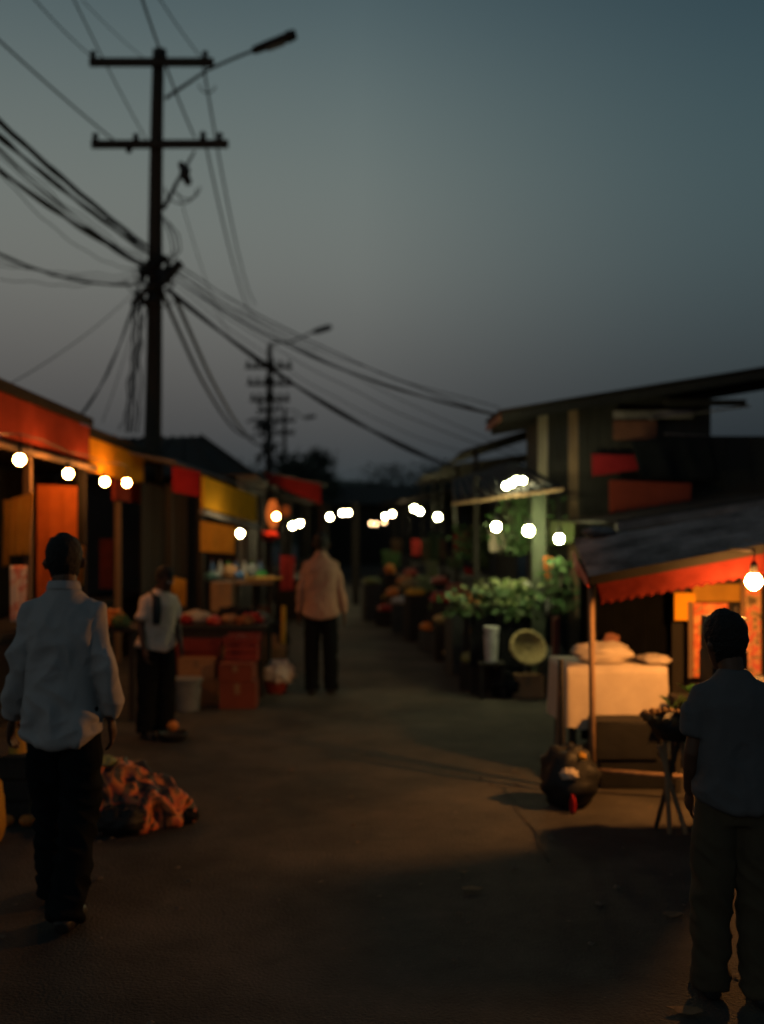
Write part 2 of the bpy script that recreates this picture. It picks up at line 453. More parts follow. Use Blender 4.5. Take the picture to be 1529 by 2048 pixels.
# ------------------------------------------------------------------ lamps
BULB_PROTO = {}
def bulb(px, py, Y, drop, kind, label, group=None, r=0.042):
    """hanging bare bulb: glass, socket, cord. The glass itself is the light."""
    cols = {'warm': ((1.0, 0.36, 0.075), 280), 'warmdim': ((1.0, 0.36, 0.08), 200), 'kiosk': ((1.0, 0.39, 0.085), 2300), 'cool': ((1.0, 0.96, 0.46), 190), 'high': ((0.98, 1.0, 0.55), 70), 'neutral': ((1.0, 0.80, 0.42), 170), 'faint': ((1.0, 0.62, 0.30), 12)}
    c, s = cols[kind]
    p = P(px, py, Y)
    t = thing('light_bulb', label, 'light bulb', (p.x, p.y, p.z), 0, group)
    key = (kind, round(r, 3))
    if key not in BULB_PROTO:
        bm = bmesh.new(); lathe(bm, [(0.001, -r), (r * 0.6, -r * 0.8), (r * 0.95, -r * 0.3), (r, 0.1 * r), (r * 0.88, r * 0.55), (r * 0.62, r * 0.85), (r * 0.44, r * 0.98)], n=14)
        me = bpy.data.meshes.new('bulb_glass'); bm.to_mesh(me); bm.free(); me.materials.append(emat('glow_' + kind, c, s))
        bm = bmesh.new(); lathe(bm, [(r * 0.44, r * 0.98), (r * 0.50, r * 1.05), (r * 0.50, r * 2.2), (r * 0.2, r * 2.7)], n=10)
        m2 = bpy.data.meshes.new('bulb_socket'); bm.to_mesh(m2); bm.free(); m2.materials.append(black_plastic)
        BULB_PROTO[key] = (me, m2)
    me, m2 = BULB_PROTO[key]
    for nm, q in (('glass', me), ('socket', m2)):
        o = bpy.data.objects.new(nm, q); COL.objects.link(o); o.parent = t
    bm = bmesh.new(); limb(bm, [(0, 0, r * 2.6), (0.006, 0.004, r * 2.6 + drop * 0.5), (0, 0, r * 2.6 + drop)], 0.004, 5)
    lk('cord', bm, wire_m, t, world=False)
    return t

# ------------------------------------------------------------------ wires
def wire(a, b, sag, r, label, group=None, n=26, strands=1, cat='cable', wob=0.0, name='overhead_cable', tail=0.0):
    a, b = Vector(a), Vector(b); bm = bmesh.new()
    ph0 = random.uniform(0, 6)
    for s in range(strands):
        pts = []
        for i in range(n + 1):
            t = i / n; p = a.lerp(b, t); p.z -= sag * 4 * t * (1 - t)
            if strands > 1:
                ph = ph0 + s * 2 * pi / strands + t * (b - a).length * 2.2
                k = r * 0.85 * (1 + wob * noise.noise(Vector((t * 9, s * 3.1, ph0))))
                p = p + Vector((cos(ph) * k, 0, sin(ph) * k))
            elif wob:
                p = p + Vector((noise.noise(Vector((t * 8, ph0, 0))), 0, noise.noise(Vector((t * 8, ph0, 5))))) * wob
            pts.append(p)
        if tail:
            d_ = pts[-1] - pts[-4]; d_ = d_ * (tail * n / 3); q_ = pts[-1]
            pts += [q_ + d_ * (t_ / 8) - Vector((0, 0, .25 * t_ / 8 * (1 - t_ / 8))) for t_ in range(1, 9)]
        limb(bm, pts, r, 5)
    o = lk(name, bm, wire_m, None, loc=tuple((a + b) / 2))
    return tag(o, label, cat, group)

# ------------------------------------------------------------------ main utility pole
PY = 16.6
def pp(px, py, dy=0.0): return P(px, py, PY + dy)
base = pp(293, 1270); base.z = 0
pole = thing('utility_pole', 'tall dark wooden utility pole with two crossarms behind the left stalls', 'utility pole', tuple(base))
top = pp(321, 102)
pts = [base.lerp(top, t) + Vector((0.03 * sin(t * 5), 0, 0)) for t in [i / 10 for i in range(11)]]
lk('shaft', tube(pts, [0.17 - 0.072 * i / 10 for i in range(11)], 14), pole_wood, pole, smooth=True)
bm = bmesh.new(); limb(bm, [pp(321, 118), pp(321.5, 100)], [0.115, 0.10], 12); lk('pole_cap', bm, iron, pole)
def arm(pa, pb, hh=0.06):
    a, b = pa, pb
    bm = bmesh.new(); box(bm, a.x, b.x, a.y - 0.17, a.y - 0.09, -hh, hh)
    for v in bm.verts: v.co.z += a.z if abs(v.co.x - a.x) < 1e-4 else b.z
    o = lk('crossarm', bm, pole_wood, pole)
    for e in (a, b):
        bm = bmesh.new(); lathe(bm, [(0.05, 0), (0.055, 0.02), (0.03, 0.05), (0.055, 0.07), (0.05, 0.11), (0.02, 0.13)], (e.x + (0.06 if e is a else -0.14), e.y - 0.13, e.z + hh + 0.001), 10)
        lk('insulator', bm, iron, o, world=False)
        o.children
    return o
A1 = arm(pp(184, 132), pp(430, 132)); A2 = arm(pp(188, 295), pp(459, 294))
for a_ in (A1, A2):
    for c_ in kids(a_): c_.matrix_parent_inverse = Matrix.Translation(-Vector(pole.location))
for px_, py_ in ((276, 282), (409, 278), (262, 300)):
    bm = bmesh.new(); q = pp(px_, py_); lathe(bm, [(0.045, -0.09), (0.06, -0.03), (0.035, 0.0), (0.06, 0.03), (0.03, 0.07)], (q.x, q.y - 0.13, q.z), 10); lk('insulator', bm, iron, pole)
lk('brace', tube([pp(331, 196), pp(408, 145)], 0.022, 6), iron, pole)
lk('brace', tube([pp(327, 418), pp(358, 358), pp(390, 302)], [0.04, 0.03, 0.018], 6), iron, pole)
bm = bmesh.new()
q = pp(370, 345, -0.1); ell(bm, q, 0.09, 0.08, 0.14, 10, 7, 0.12); ell(bm, q + Vector((-0.06, 0, 0.12)), 0.05, 0.05, 0.07, 8, 6, 0.1); ell(bm, q + Vector((0.05, 0, -0.14)), 0.07, 0.06, 0.08, 8, 6, 0.12)
lk('fuse_cutout', bm, iron, pole)
lk('lamp_arm', tube([pp(331, 198), pp(375, 168), pp(415, 140), pp(470, 116), pp(515, 98)], 0.024, 8), iron, pole)
hd = bmesh.new()
a, b = pp(505, 102), pp(592, 68)
limb(hd, [a, a.lerp(b, 0.06), a.lerp(b, 0.3), a.lerp(b, 0.75), a.lerp(b, 0.83), b], [0.06, 0.085, 0.095, 0.10, 0.125, 0.10], 12, 0.7)
lamp_head = lk('lamp_head', hd, iron, pole, smooth=True)
bm = bmesh.new(); limb(bm, [a.lerp(b, 0.35) - Vector((0, 0, 0.07)), a.lerp(b, 0.75) - Vector((0, 0, 0.075))], [0.06, 0.06], 10, 0.5)
o = lk('lamp_lens', bm, pl_grey, lamp_head, world=False); o.matrix_parent_inverse = Matrix.Translation(-Vector(pole.location))
# the knot of joints and boxes
bm = bmesh.new()
for i in range(46):
    q = pp(302 + random.gauss(0, 15), 560 + random.gauss(0, 20), random.uniform(-0.35, 0.2))
    limb(bm, [q, q + Vector((random.gauss(0, 0.14), random.gauss(0, 0.08), random.gauss(0, 0.14)))], random.uniform(0.012, 0.05), 6)
lk('cable_joint', bm, iron, pole)
bm = bmesh.new(); limb(bm, [pp(318, 572, -0.25), pp(330, 560, -0.25), pp(362, 524, -0.25)], [0.06, 0.085, 0.075], 10); lk('splice_box', bm, black_plastic, pole)
bm = bmesh.new(); ell(bm, pp(328, 518, -0.2), 0.09, 0.08, 0.07, 10, 7, 0.1); lk('splice_box', bm, black_plastic, pole)
for (cx, cy, rr) in ((372, 368, 0.22), (360, 372, 0.26), (413, 165, 0.13)):
    bm = bmesh.new(); c_ = pp(cx, cy, -0.1)
    limb(bm, [c_ + Vector((rr * cos(t), 0.02 * t, rr * sin(t))) for t in [pi + i * pi / 10 for i in range(11)]], 0.012, 5); lk('wire_loop', bm, wire_m, pole)
for k in range(9):
    bm = bmesh.new(); ax_ = 300 + random.gauss(0, 10); ay_ = 545 + random.gauss(0, 22); bx_ = ax_ + random.choice((-1, 1)) * random.uniform(18, 48); by_ = ay_ + random.uniform(-10, 40); dr = random.uniform(10, 34)
    limb(bm, [pp(ax_ + (bx_ - ax_) * t, ay_ + (by_ - ay_) * t + dr * 4 * t * (1 - t), -.2) for t in [i / 10 for i in range(11)]], 0.010, 5); lk('wire_loop', bm, wire_m, pole)
bm = bmesh.new()
for k in range(3):
    limb(bm, [pp(322 + 8 * k, 425 + 10 * k, -0.2), pp(340 + 9 * k, 470, -0.25), pp(346 + 8 * k, 500, -0.25), pp(325, 545, -0.2)], 0.012, 5)
lk('wire_loop', bm, wire_m, pole)

CG = 'overhead cables'
# lines running overhead along the street to a pole behind the camera
def over(px, py, tx, ty, Y2, r, sag, label):
    wire(pp(px, py, -0.13), P(tx, ty, Y2), sag, r, label)
over(190, 118, 20, -60, 11, 0.010, 0.06, 'thin wire from the left end of the upper crossarm up to the picture top')
over(300, 290, 120, -60, 11, 0.010, 0.06, 'thin wire rising from the lower crossarm beside the pole shaft')
over(240, 290, -140, -50, 11, 0.015, 0.05, 'wire from the lower crossarm to the upper left corner')
over(390, 275, 270, -45, 11, 0.015, 0.08, 'wire from the lower crossarm right insulator crossing the upper arm')
over(405, 118, 290, -50, 12, 0.010, 0.04, 'thin wire to the right end of the upper crossarm')
over(300, 125, 165, 0, 12, 0.006, 0.04, 'faintest thin wire ending at the pole top left side')
# heavy bundles to the left edge
LG = 'heavy cable bundles left of the pole'
wire(pp(292, 492), P(-60, 188, 11.5), 0.06, 0.022, 'topmost thick cable bundle running left from the pole knot', LG, strands=3, wob=0.6, tail=2.6)
wire(pp(296, 506), P(-60, 222, 11.5), 0.06, 0.020, 'second thick cable bundle running left from the pole knot', LG, strands=2, wob=1.2, tail=2.6)
wire(pp(286, 528), P(-60, 245, 11.5), 0.12, 0.010, 'slack thin cable between the thick bundles left of the pole', LG, strands=2, wob=2.0, tail=2.6)
wire(pp(280, 528), P(-60, 296, 11.5), 0.06, 0.022, 'lowest thick cable bundle running left from the pole knot', LG, strands=2, wob=0.6, tail=2.6)
wire(pp(280, 568), P(-60, 478, 13), 0.20, 0.013, 'sagging cable left of the knot just above the horizon haze', LG, strands=2, wob=0.8, tail=2.6)
wire(pp(282, 548), P(-60, 520, 13), 0.07, 0.006, 'very thin slack wire left of the pole knot', LG, wob=0.05, tail=2.6)
wire(pp(284, 556), P(-60, 545, 13), 0.14, 0.006, 'faint drooping wire under the thin slack wire', LG, wob=0.06, tail=2.6)
# to the right
RG = 'cables crossing the street'
wire(pp(332, 575, -0.15), P(905, 935, 17.5), 0.28, 0.024, 'thick black cable crossing the street to the right hand roofs', RG, strands=2, wob=0.3)
wire(pp(345, 552, -0.15), P(1005, 832, 11.6), 0.30, 0.010, 'cable from the pole knot to the eave of the tall right building', RG, strands=2, wob=0.8)
wire(pp(362, 535, -0.15), P(1010, 838, 11.6), 0.18, 0.008, 'thin cable above it to the same eave', RG, wob=0.02)
wire(pp(350, 545, -0.15), P(1040, 905, 13), 0.15, 0.005, 'faint wire below the eave cable', RG, wob=0.02)
wire(pp(355, 545, -0.15), P(640, 700, 30), 0.3, 0.010, 'wire running on towards the second pole lamp', RG, wob=0.02)
for k, (x0_, y0_, x1_, y1_, Yk, sg) in enumerate(((352, 548, 1000, 818, 12.5, .22), (356, 540, 760, 760, 24, .2), (350, 556, 1080, 930, 12.0, .3), (360, 530, 650, 690, 33, .2), (340, 560, 930, 905, 16.8, .35))):
    wire(pp(x0_, y0_, -0.15), P(x1_, y1_, Yk), sg, 0.006, ['faint wire to the upper eave of the right building', 'faint wire ending in mid air haze over the street end', 'lowest faint wire to the pale boards of the right building', 'faint wire beside the second pole lamp', 'faint slack wire beneath the thick black cable'][k], RG, wob=0.03)
for k, (x0_, y0_, x1_, y1_, Yk, sg) in enumerate(((296, 498, -60, 210, 11.5, .12), (290, 515, -60, 262, 11.5, .2), (288, 522, -60, 250, 11.5, .05), (280, 560, -60, 505, 13, .12), (284, 540, -60, 280, 11.5, .35))):
    wire(pp(x0_, y0_), P(x1_, y1_, Yk), sg, 0.007, ['thin wire just under the topmost cable bundle', 'thin slack wire above the lowest bundle', 'thin taut wire between second and lowest bundles', 'thin wire beside the sagging cable left of the knot', 'very slack thin wire crossing the lowest bundle'][k], LG, wob=0.06, tail=2.6)
# along the street to the second pole
Y2 = 40.0
def p2(px, py, dy=0.0): return P(px, py, Y2 + dy)
DG = 'cables between the two poles'
wire(pp(326, 588, -0.1), p2(518, 868), 0.9, 0.036, 'left strand of the drooping pair down to the second pole', DG, wob=0.01)
wire(pp(350, 592, -0.1), p2(546, 888), 0.9, 0.036, 'right strand of the drooping pair down to the second pole', DG, wob=0.01)
wire(pp(405, 118, -0.1), p2(512, 610), 0.8, 0.020, 'long faint wire falling from the upper crossarm beyond the lamp', DG)
wire(pp(409, 275, -0.1), p2(518, 640), 0.8, 0.018, 'long faint wire falling from the lower crossarm right end', DG)
wire(pp(358, 385, -0.1), P(470, 690, 28), 0.3, 0.008, 'faint wire dropping from the fuse cutout', DG)
# service drops on the left
SG = 'service drops beside the pole'
for k in range(4):
    wire(pp(272 + 5 * k, 578, -0.1), P(252 + 8 * k, 865, 15.4), -0.02 * k, 0.016, ['leftmost', 'second', 'third', 'rightmost'][k] + ' of four service cables dropping beside the pole shaft to the stall roofs', SG, wob=0.06)
wire(pp(276, 580), P(162, 830, 13.5), 0.25, 0.012, 'single cable curving down from the knot to the yellow fascia roof', SG, strands=2, wob=0.6)
wire(pp(278, 575), P(-20, 790, 10), 0.12, 0.006, 'faint wire slanting down from the knot to the far left roof', SG)
wire(pp(285, 585), P(205, 845, 14), 0.1, 0.006, 'faint wire slanting down close left of the pole', SG)
wire(pp(290, 600), P(240, 860, 14.5), 0.35, 0.010, 'loose looping cable hanging by the pole foot', SG, wob=0.08)

# second and third poles
def far_pole(px, top_y, Y, arms, lamp, label):
    b_ = P(px, 1200, Y); b_.z = 0; t_ = P(px + 4, top_y, Y)
    t = thing('utility_pole', label, 'utility pole', tuple(b_))
    lk('shaft', tube([b_, b_.lerp(t_, 0.5), t_], [0.17, 0.14, 0.10], 10), pole_wood, t)
    for (x0, x1, y) in arms:
        q0, q1 = P(x0, y, Y), P(x1, y, Y)
        bm = bx(q0.x, q1.x, Y - 0.2, Y - 0.12, q0.z - 0.06, q0.z + 0.06)
        ca = lk('crossarm', bm, pole_wood, t)
        bm = bmesh.new()
        k = 3
        for i in range(2 * k):
            xx = q0.x + (q1.x - q0.x) * (0.06 + 0.88 * i / (2 * k - 1))
            lathe(bm, [(0.07, 0), (0.08, 0.08), (0.05, 0.12), (0.08, 0.17), (0.03, 0.22)], (xx, Y - 0.16, q0.z + 0.062), 8)
        lk('insulator_row', bm, iron, t)['kind'] = 'stuff'
    if lamp:
        (lx0, ly0, lx1, ly1, hx, hy) = lamp
        lk('lamp_arm', tube([P(lx0, ly0, Y), P((lx0 + lx1) / 2, ly0 - 2, Y), P(lx1, ly1, Y)], 0.04, 6), iron, t)
        a, b = P(lx1, ly1, Y), P(hx, hy, Y)
        bm = bmesh.new(); limb(bm, [a, a.lerp(b, .2), a.lerp(b, .8), b], [0.07, 0.16, 0.17, 0.10], 10, 0.7); lk('lamp_head', bm, iron, t)
    return t
fp = far_pole(536, 690, Y2, [(492, 585, 736), (496, 584, 770), (502, 580, 802)], (540, 686, 625, 665, 664, 653), 'second utility pole down the street with lamp above its crossarms')
bm = bmesh.new()
for i in range(60):
    q = p2(536 + random.gauss(0, 11), random.uniform(790, 925), random.uniform(-0.5, 0.4)); limb(bm, [q, q + Vector((random.gauss(0, 0.25), 0, random.gauss(-0.1, 0.3)))], random.uniform(0.03, 0.09), 5)
lk('cable_joint', bm, iron, fp)
far_pole(566, 815, 62.0, [(548, 592, 843), (550, 590, 868)], (568, 822, 608, 836, 632, 832), 'third utility pole, faint, just right of the second pole')
wire(p2(536, 740), P(566, 845, 62), 0.5, 0.03, 'wire joining the second and third poles', DG)

# ------------------------------------------------------------------ left stall row
def roof_sheets(t, x_front, z_front, x_back, z_back, y0, y1, n, m, name='roof_sheet'):
    w = (y1 - y0) / n
    for i in range(n):
        j = random.uniform(-0.02, 0.02)
        bm = bmesh.new()
        dz = 0.012 * (i % 2)
        corr(bm, (x_front + j, y0 + i * w - 0.03, z_front + dz), (x_front + j, y0 + (i + 1) * w + 0.03, z_front + dz + random.uniform(-.008, .008)),
             (x_back, y0 + (i + 1) * w + 0.03, z_back + dz), (x_back, y0 + i * w - 0.03, z_back + dz), 8, 0.016, nu=48, nv=3)
        lk(name, bm, m, t, smooth=True)

def planks_x(t, x, y0, y1, z0, z1, w, m, th=0.02, name='plank'):
    y = y0
    while y < y1 - 0.02:
        e = min(y + w * random.uniform(0.9, 1.1), y1)
        d = random.uniform(-0.006, 0.006)
        lk(name, bx(x + d, x + th + d, y, e - 0.008, z0, z1 + random.uniform(-.01, .01)), m, t); y = e

# stall A (red fascia)
tA = thing('market_stall', 'nearest left stall with long red fascia board and hanging bulbs', 'market stall', (-3.0, 9.0, 0))
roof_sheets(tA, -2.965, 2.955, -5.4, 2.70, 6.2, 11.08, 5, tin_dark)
lk('fascia_board', bx(-3.03, -3.0, 6.4, 11.06, 2.51, 2.88, bevel=0.004), red_board, tA)
lk('eave_board', bx(-2.995, -2.965, 6.2, 11.08, 2.885, 2.975), trim_dark, tA)
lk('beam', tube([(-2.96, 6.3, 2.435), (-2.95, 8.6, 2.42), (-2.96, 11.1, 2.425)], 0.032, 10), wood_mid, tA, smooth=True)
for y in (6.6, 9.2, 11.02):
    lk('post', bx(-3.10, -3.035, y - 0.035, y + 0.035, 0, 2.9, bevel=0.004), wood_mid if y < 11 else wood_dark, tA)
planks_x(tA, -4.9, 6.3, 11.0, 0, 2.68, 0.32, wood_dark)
lk('counter', bx(-3.75, -3.15, 6.5, 10.9, 0.76, 0.80), wood_dark, tA)
lk('counter_front', bx(-3.2, -3.17, 6.5, 10.9, 0.02, 0.758), wood_dark, tA)
for z in (1.25, 1.7):
    lk('shelf', bx(-4.87, -4.5, 6.5, 10.9, z, z + 0.03), wood_dark, tA)
# stall B (yellow fascia)
tB = thing('market_stall', 'second left stall with yellow fascia board over a red one', 'market stall', (-3.05, 12.6, 0))
roof_sheets(tB, -3.01, 2.875, -5.4, 2.62, 11.16, 16.2, 5, tin_dark)
lk('fascia_board', bx(-3.08, -3.05, 11.2, 14.05, 2.40, 2.79, bevel=0.004), yellow_board, tB)['label'] = 'yellow fascia board'
lk('fascia_board', bx(-3.16, -3.13, 12.7, 15.9, 2.13, 2.395, bevel=0.004), red_board, tB)['label'] = 'lower red board'
lk('eave_board', bx(-3.045, -3.015, 11.16, 16.2, 2.795, 2.895), trim_dark, tB)
for y in (11.3, 13.2, 16.0):
    lk('post', bx(-3.24, -3.17, y - 0.035, y + 0.035, 0, 2.85, bevel=0.004), wood_dark if y != 13.2 else wood_mid, tB)
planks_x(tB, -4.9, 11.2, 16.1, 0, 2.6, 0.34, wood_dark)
lk('counter', bx(-3.9, -3.28, 11.5, 15.8, 0.78, 0.82), wood_dark, tB)
lk('counter_front', bx(-3.33, -3.30, 11.5, 15.8, 0.02, 0.778), wood_dark, tB)
lk('door_panel', bx(X(200, 13.6), X(230, 13.6), 13.58, 13.62, .95, Z(1078, 13.6)), mat('dim_red', (0.10, 0.014, 0.014), 0.8), tB)
# stall C (yellow fascia stepping out into the street)
tC = thing('market_stall', 'third left stall stepping into the street with yellow fascia and dark red end board', 'market stall', (-2.1, 14.5, 0))
def board(a, b, z0a, z1a, z0b, z1b, th=0.03):
    bm = bmesh.new(); d = (Vector((b[0], b[1])) - Vector((a[0], a[1]))).normalized(); n = Vector((d.y, -d.x)) * th
    v = [bm.verts.new(q) for q in ((a[0], a[1], z0a), (b[0], b[1], z0b), (b[0], b[1], z1b), (a[0], a[1], z1a),
         (a[0] - n.x, a[1] - n.y, z0a), (b[0] - n.x, b[1] - n.y, z0b), (b[0] - n.x, b[1] - n.y, z1b), (a[0] - n.x, a[1] - n.y, z1a))]
    for f in ((0, 1, 2, 3), (7, 6, 5, 4), (0, 4, 5, 1), (3, 2, 6, 7), (1, 5, 6, 2), (0, 3, 7, 4)): bm.faces.new([v[i] for i in f])
    return bm
ca, cb = P(407, 951, 13.1), P(514, 993, 16.4)
lk('fascia_board', board(ca, cb, Z(1015, 13.1), ca.z, Z(1045, 16.4), cb.z), yellow_board, tC)['label'] = 'yellow fascia board'
ra, rb = P(346, 932, 13.1), P(401, 944, 13.1)
lk('fascia_board', board((ra.x, 13.06), (rb.x, 13.06), Z(984, 13.1), ra.z, Z(994, 13.1), rb.z), dkred, tC)['label'] = 'dark red end board'
lk('beam', tube([P(404, 1022, 13.0), P(516, 1056, 16.4)], 0.035, 8), tin_grey, tC)
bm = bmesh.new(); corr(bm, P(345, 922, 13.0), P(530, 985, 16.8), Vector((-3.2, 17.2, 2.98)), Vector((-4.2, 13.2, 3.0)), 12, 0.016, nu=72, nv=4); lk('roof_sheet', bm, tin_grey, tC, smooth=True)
for (px_, Y_) in ((340, 13.2), (402, 13.25), (520, 16.5)):
    x_ = X(px_, Y_); lk('post', bx(x_ - 0.04, x_ + 0.04, Y_ - 0.04, Y_ + 0.04, 0, 2.35, bevel=0.004), wood_dark, tC)
lk('table_top', bx(-2.2, -1.35, 13.4, 15.6, 1.02, 1.06), wood_dark, tC)
for x_, y_ in ((-2.1, 13.5), (-1.42, 13.5), (-2.1, 15.5), (-1.42, 15.5)):
    lk('leg', bx(x_ - .03, x_ + .03, y_ - .03, y_ + .03, 0, 1.018), wood_dark, tC)
planks_x(tC, -3.0, 13.6, 17.2, 0, 2.4, 0.4, wood_dark)
# house D with hip roof behind
tD = thing('house', 'low dark house with hipped roof rising behind the left stalls', 'house', (-4.2, 20, 0))
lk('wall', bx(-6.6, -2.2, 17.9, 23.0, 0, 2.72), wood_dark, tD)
apx = P(402, 872, 19.5)
bm = bmesh.new()
e = [bm.verts.new(v) for v in ((-7.0, 17.5, 2.7), (-1.85, 17.5, 2.74), (-1.85, 23.5, 2.74), (-7.0, 23.5, 2.7), (-4.6, 19.6, apx.z - 0.05), (apx.x, 19.5, apx.z), (apx.x, 21.5, apx.z))]
for f in ((0, 1, 5, 4), (1, 2, 6, 5), (2, 3, 4, 6), (3, 0, 4), (4, 5, 6), (0, 3, 2, 1)): bm.faces.new([e[i] for i in f])
rfD = lk('roof', bm, tin_dark, tD)
for i in range(9):
    t_ = i / 8
    a_ = Vector((-7.0, 17.5, 2.7)).lerp(Vector((-1.85, 17.5, 2.74)), t_); b_ = Vector((-4.6, 19.6, apx.z - 0.05)).lerp(Vector((apx.x, 19.5, apx.z)), t_)
    o = lk('roof_seam', tube([a_ + Vector((0, 0, 0.02)), b_ + Vector((0, 0, 0.02))], 0.025, 6), tin_dark, tD)
lk('window', bx(-2.197, -2.15, 19.0, 20.0, 1.0, 1.9), wood_dark, tD)
# stall E with red canopy
tE = thing('market_stall', 'left stall with sloping red cloth canopy beyond the hipped house', 'market stall', (-1.8, 20.5, 0))
Y_ = 19.6
q = [P(528, 944, Y_), P(643, 968, Y_), P(643, 1009, Y_), P(538, 966, Y_)]
lk('canopy_front', cloth(q[0], q[1], q[2], q[3], 20, 6, fold=0.01), red_cloth, tE, smooth=True)
bm = bmesh.new(); corr(bm, q[0] + Vector((0, -.04, .01)), q[1] + Vector((0.02, -.04, .01)), q[1] + Vector((0, 3.5, 0.12)), q[0] + Vector((0, 3.5, 0.12)), 8, 0.015, nu=48, nv=3); lk('roof_sheet', bm, tin_dark, tE)
for x_, y_ in ((X(642, Y_), Y_ + 0.1), (X(540, Y_), Y_ + 0.1), (X(642, Y_), Y_ + 3.3), (X(540, Y_), Y_ + 3.3)):
    lk('post', bx(x_ - 0.035, x_ + 0.035, y_ - 0.035, y_ + 0.035, 0, 2.35 if x_ > -1.2 else 2.7), wood_dark, tE)
lk('table_top', bx(-1.75, -0.95, 19.9, 22.6, 0.76, 0.80), wood_dark, tE)
lk('table_front', bx(-1.7, -1.0, 19.95, 19.99, 0, 0.757), wood_dark, tE)

# hanging cloths and sheets in the left stalls
def hang(name, px0, py0, px1, py1, px2, py2, px3, py3, Y, m, label, cat, dy=0.0, fold=0.02, **k):
    bm = cloth(P(px0, py0, Y), P(px1, py1, Y + dy), P(px2, py2, Y + dy), P(px3, py3, Y), fold=fold, **k)
    c = P((px0 + px1) / 2, py0, Y)
    return tag(lk(name, bm, m, None, loc=tuple(c), smooth=True), label, cat)
hang('cloth_banner', 74, 968, 155, 972, 155, 1235, 74, 1235, 9.75, orange_cloth, 'orange cloth hanging in the nearest left stall behind the man in white', 'cloth')
hang('cloth_banner', 22, 998, 66, 985, 60, 1110, 20, 1112, 9.0, yellow_cloth, 'yellow cloth hanging left of the orange one', 'cloth', fold=0.03)
hang('cloth_banner', 8, 1000, 24, 1000, 20, 1130, 6, 1135, 9.2, yellow_cloth, 'narrow yellow cloth strip at the left edge behind the wider yellow one', 'cloth')
hang('poster', 21, 1131, 55, 1131, 53, 1242, 22, 1244, 8.0, poster_c, 'white poster with a red stain below the yellow cloth', 'poster', fold=0.004)
hang('cloth_banner', 156, 1090, 170, 1092, 166, 1170, 156, 1172, 10.3, yellow_cloth, 'thin yellowish cloth right of the orange hanging', 'cloth')
hang('cloth_banner', 401, 1041, 470, 1054, 469, 1108, 401, 1103, 13.0, yellow_cloth, 'bright yellow cloth hanging under the third stall fascia beside a bulb', 'cloth', fold=0.012)
hang('cloth_banner', 335, 1150, 372, 1160, 372, 1215, 352, 1205, 13.0, yellow_cloth, 'dim yellow cloth at the back behind the person in cream', 'cloth')
hang('cloth_banner', 560, 1110, 590, 1112, 588, 1180, 562, 1182, 14.6, red_cloth, 'dark red garment hanging left of the man in pink', 'cloth', fold=0.03)

# strings of bulbs, left
bulb(40, 920, 7.7, 0.09, 'warm', 'biggest warm bulb, leftmost under the red fascia')
bulb(137, 948, 9.2, 0.09, 'warm', 'warm bulb above the orange cloth under the red fascia end')
bulb(210, 964, 10.7, 0.10, 'warm', 'warm bulb under the yellow fascia, left of a close pair')
bulb(254, 966, 11.8, 0.10, 'warm', 'warm bulb under the yellow fascia, right of a close pair')
bulb(481, 1067, 13.6, 0.25, 'neutral', 'bulb low beside the bright yellow cloth')
bulb(553, 1033, 18.2, 0.3, 'warmdim', 'bulb hanging in front of the orange lanterns', r=0.05)
fe = [P(-60, 880, 6.9)] + [P(a_, b_, c_) + Vector((0, 0, 0.2)) for a_, b_, c_ in ((40, 920, 7.7), (137, 948, 9.2), (210, 964, 10.7), (254, 966, 11.8))] + [Vector((-3.0, 13.2, 2.4))]
bm = bmesh.new(); fp_ = []
for a_, b_ in zip(fe, fe[1:]):
    for k in range(6): q = a_.lerp(b_, k / 6); q.z -= 0.02 * sin(pi * k / 6) * -1; fp_.append(q)
limb(bm, fp_ + [fe[-1]], 0.006, 5); tag(lk('lamp_cable', bm, wire_m, None, loc=tuple(fe[2])), 'thin black cable from which the warm bulbs of the left stalls hang', 'cable')
BG = 'distant bare bulbs'
for (px_, py_, Y_, kd, lb) in ((586, 1052, 21.5, 'neutral', 'left bulb of the low pair beyond the lanterns'), (600, 1047, 23, 'neutral', 'right bulb of the low pair beyond the lanterns'),
        (660, 1034, 26, 'neutral', 'single bulb above the head of the man in pink'), (685, 1026, 30, 'neutral', 'left bulb of the pair right of the pink shirt man'), (697, 1026, 31, 'neutral', 'right bulb of the pair right of the pink shirt man'),
        (743, 1047, 48, 'faint', 'leftmost faint amber bulb at the far end of the street'), (753, 1048, 50, 'faint', 'middle faint amber bulb at the far end of the street'), (769, 1044, 46, 'faint', 'rightmost faint amber bulb at the far end of the street'),
        (771, 1033, 32, 'neutral', 'left bulb of the pair just right of the street end'), (785, 1028, 30, 'neutral', 'right bulb of the pair just right of the street end'),
        (829, 1017, 25, 'cool', 'upper bulb of the touching pair over the right fruit stalls'), (840, 1023, 24, 'cool', 'lower bulb of the touching pair over the right fruit stalls'),
        (876, 1034, 20, 'cool', 'single bulb right of the touching pair')):
    bulb(px_, py_, Y_, 0.35, kd, lb, BG, r=0.055 if kd != 'faint' else 0.07)
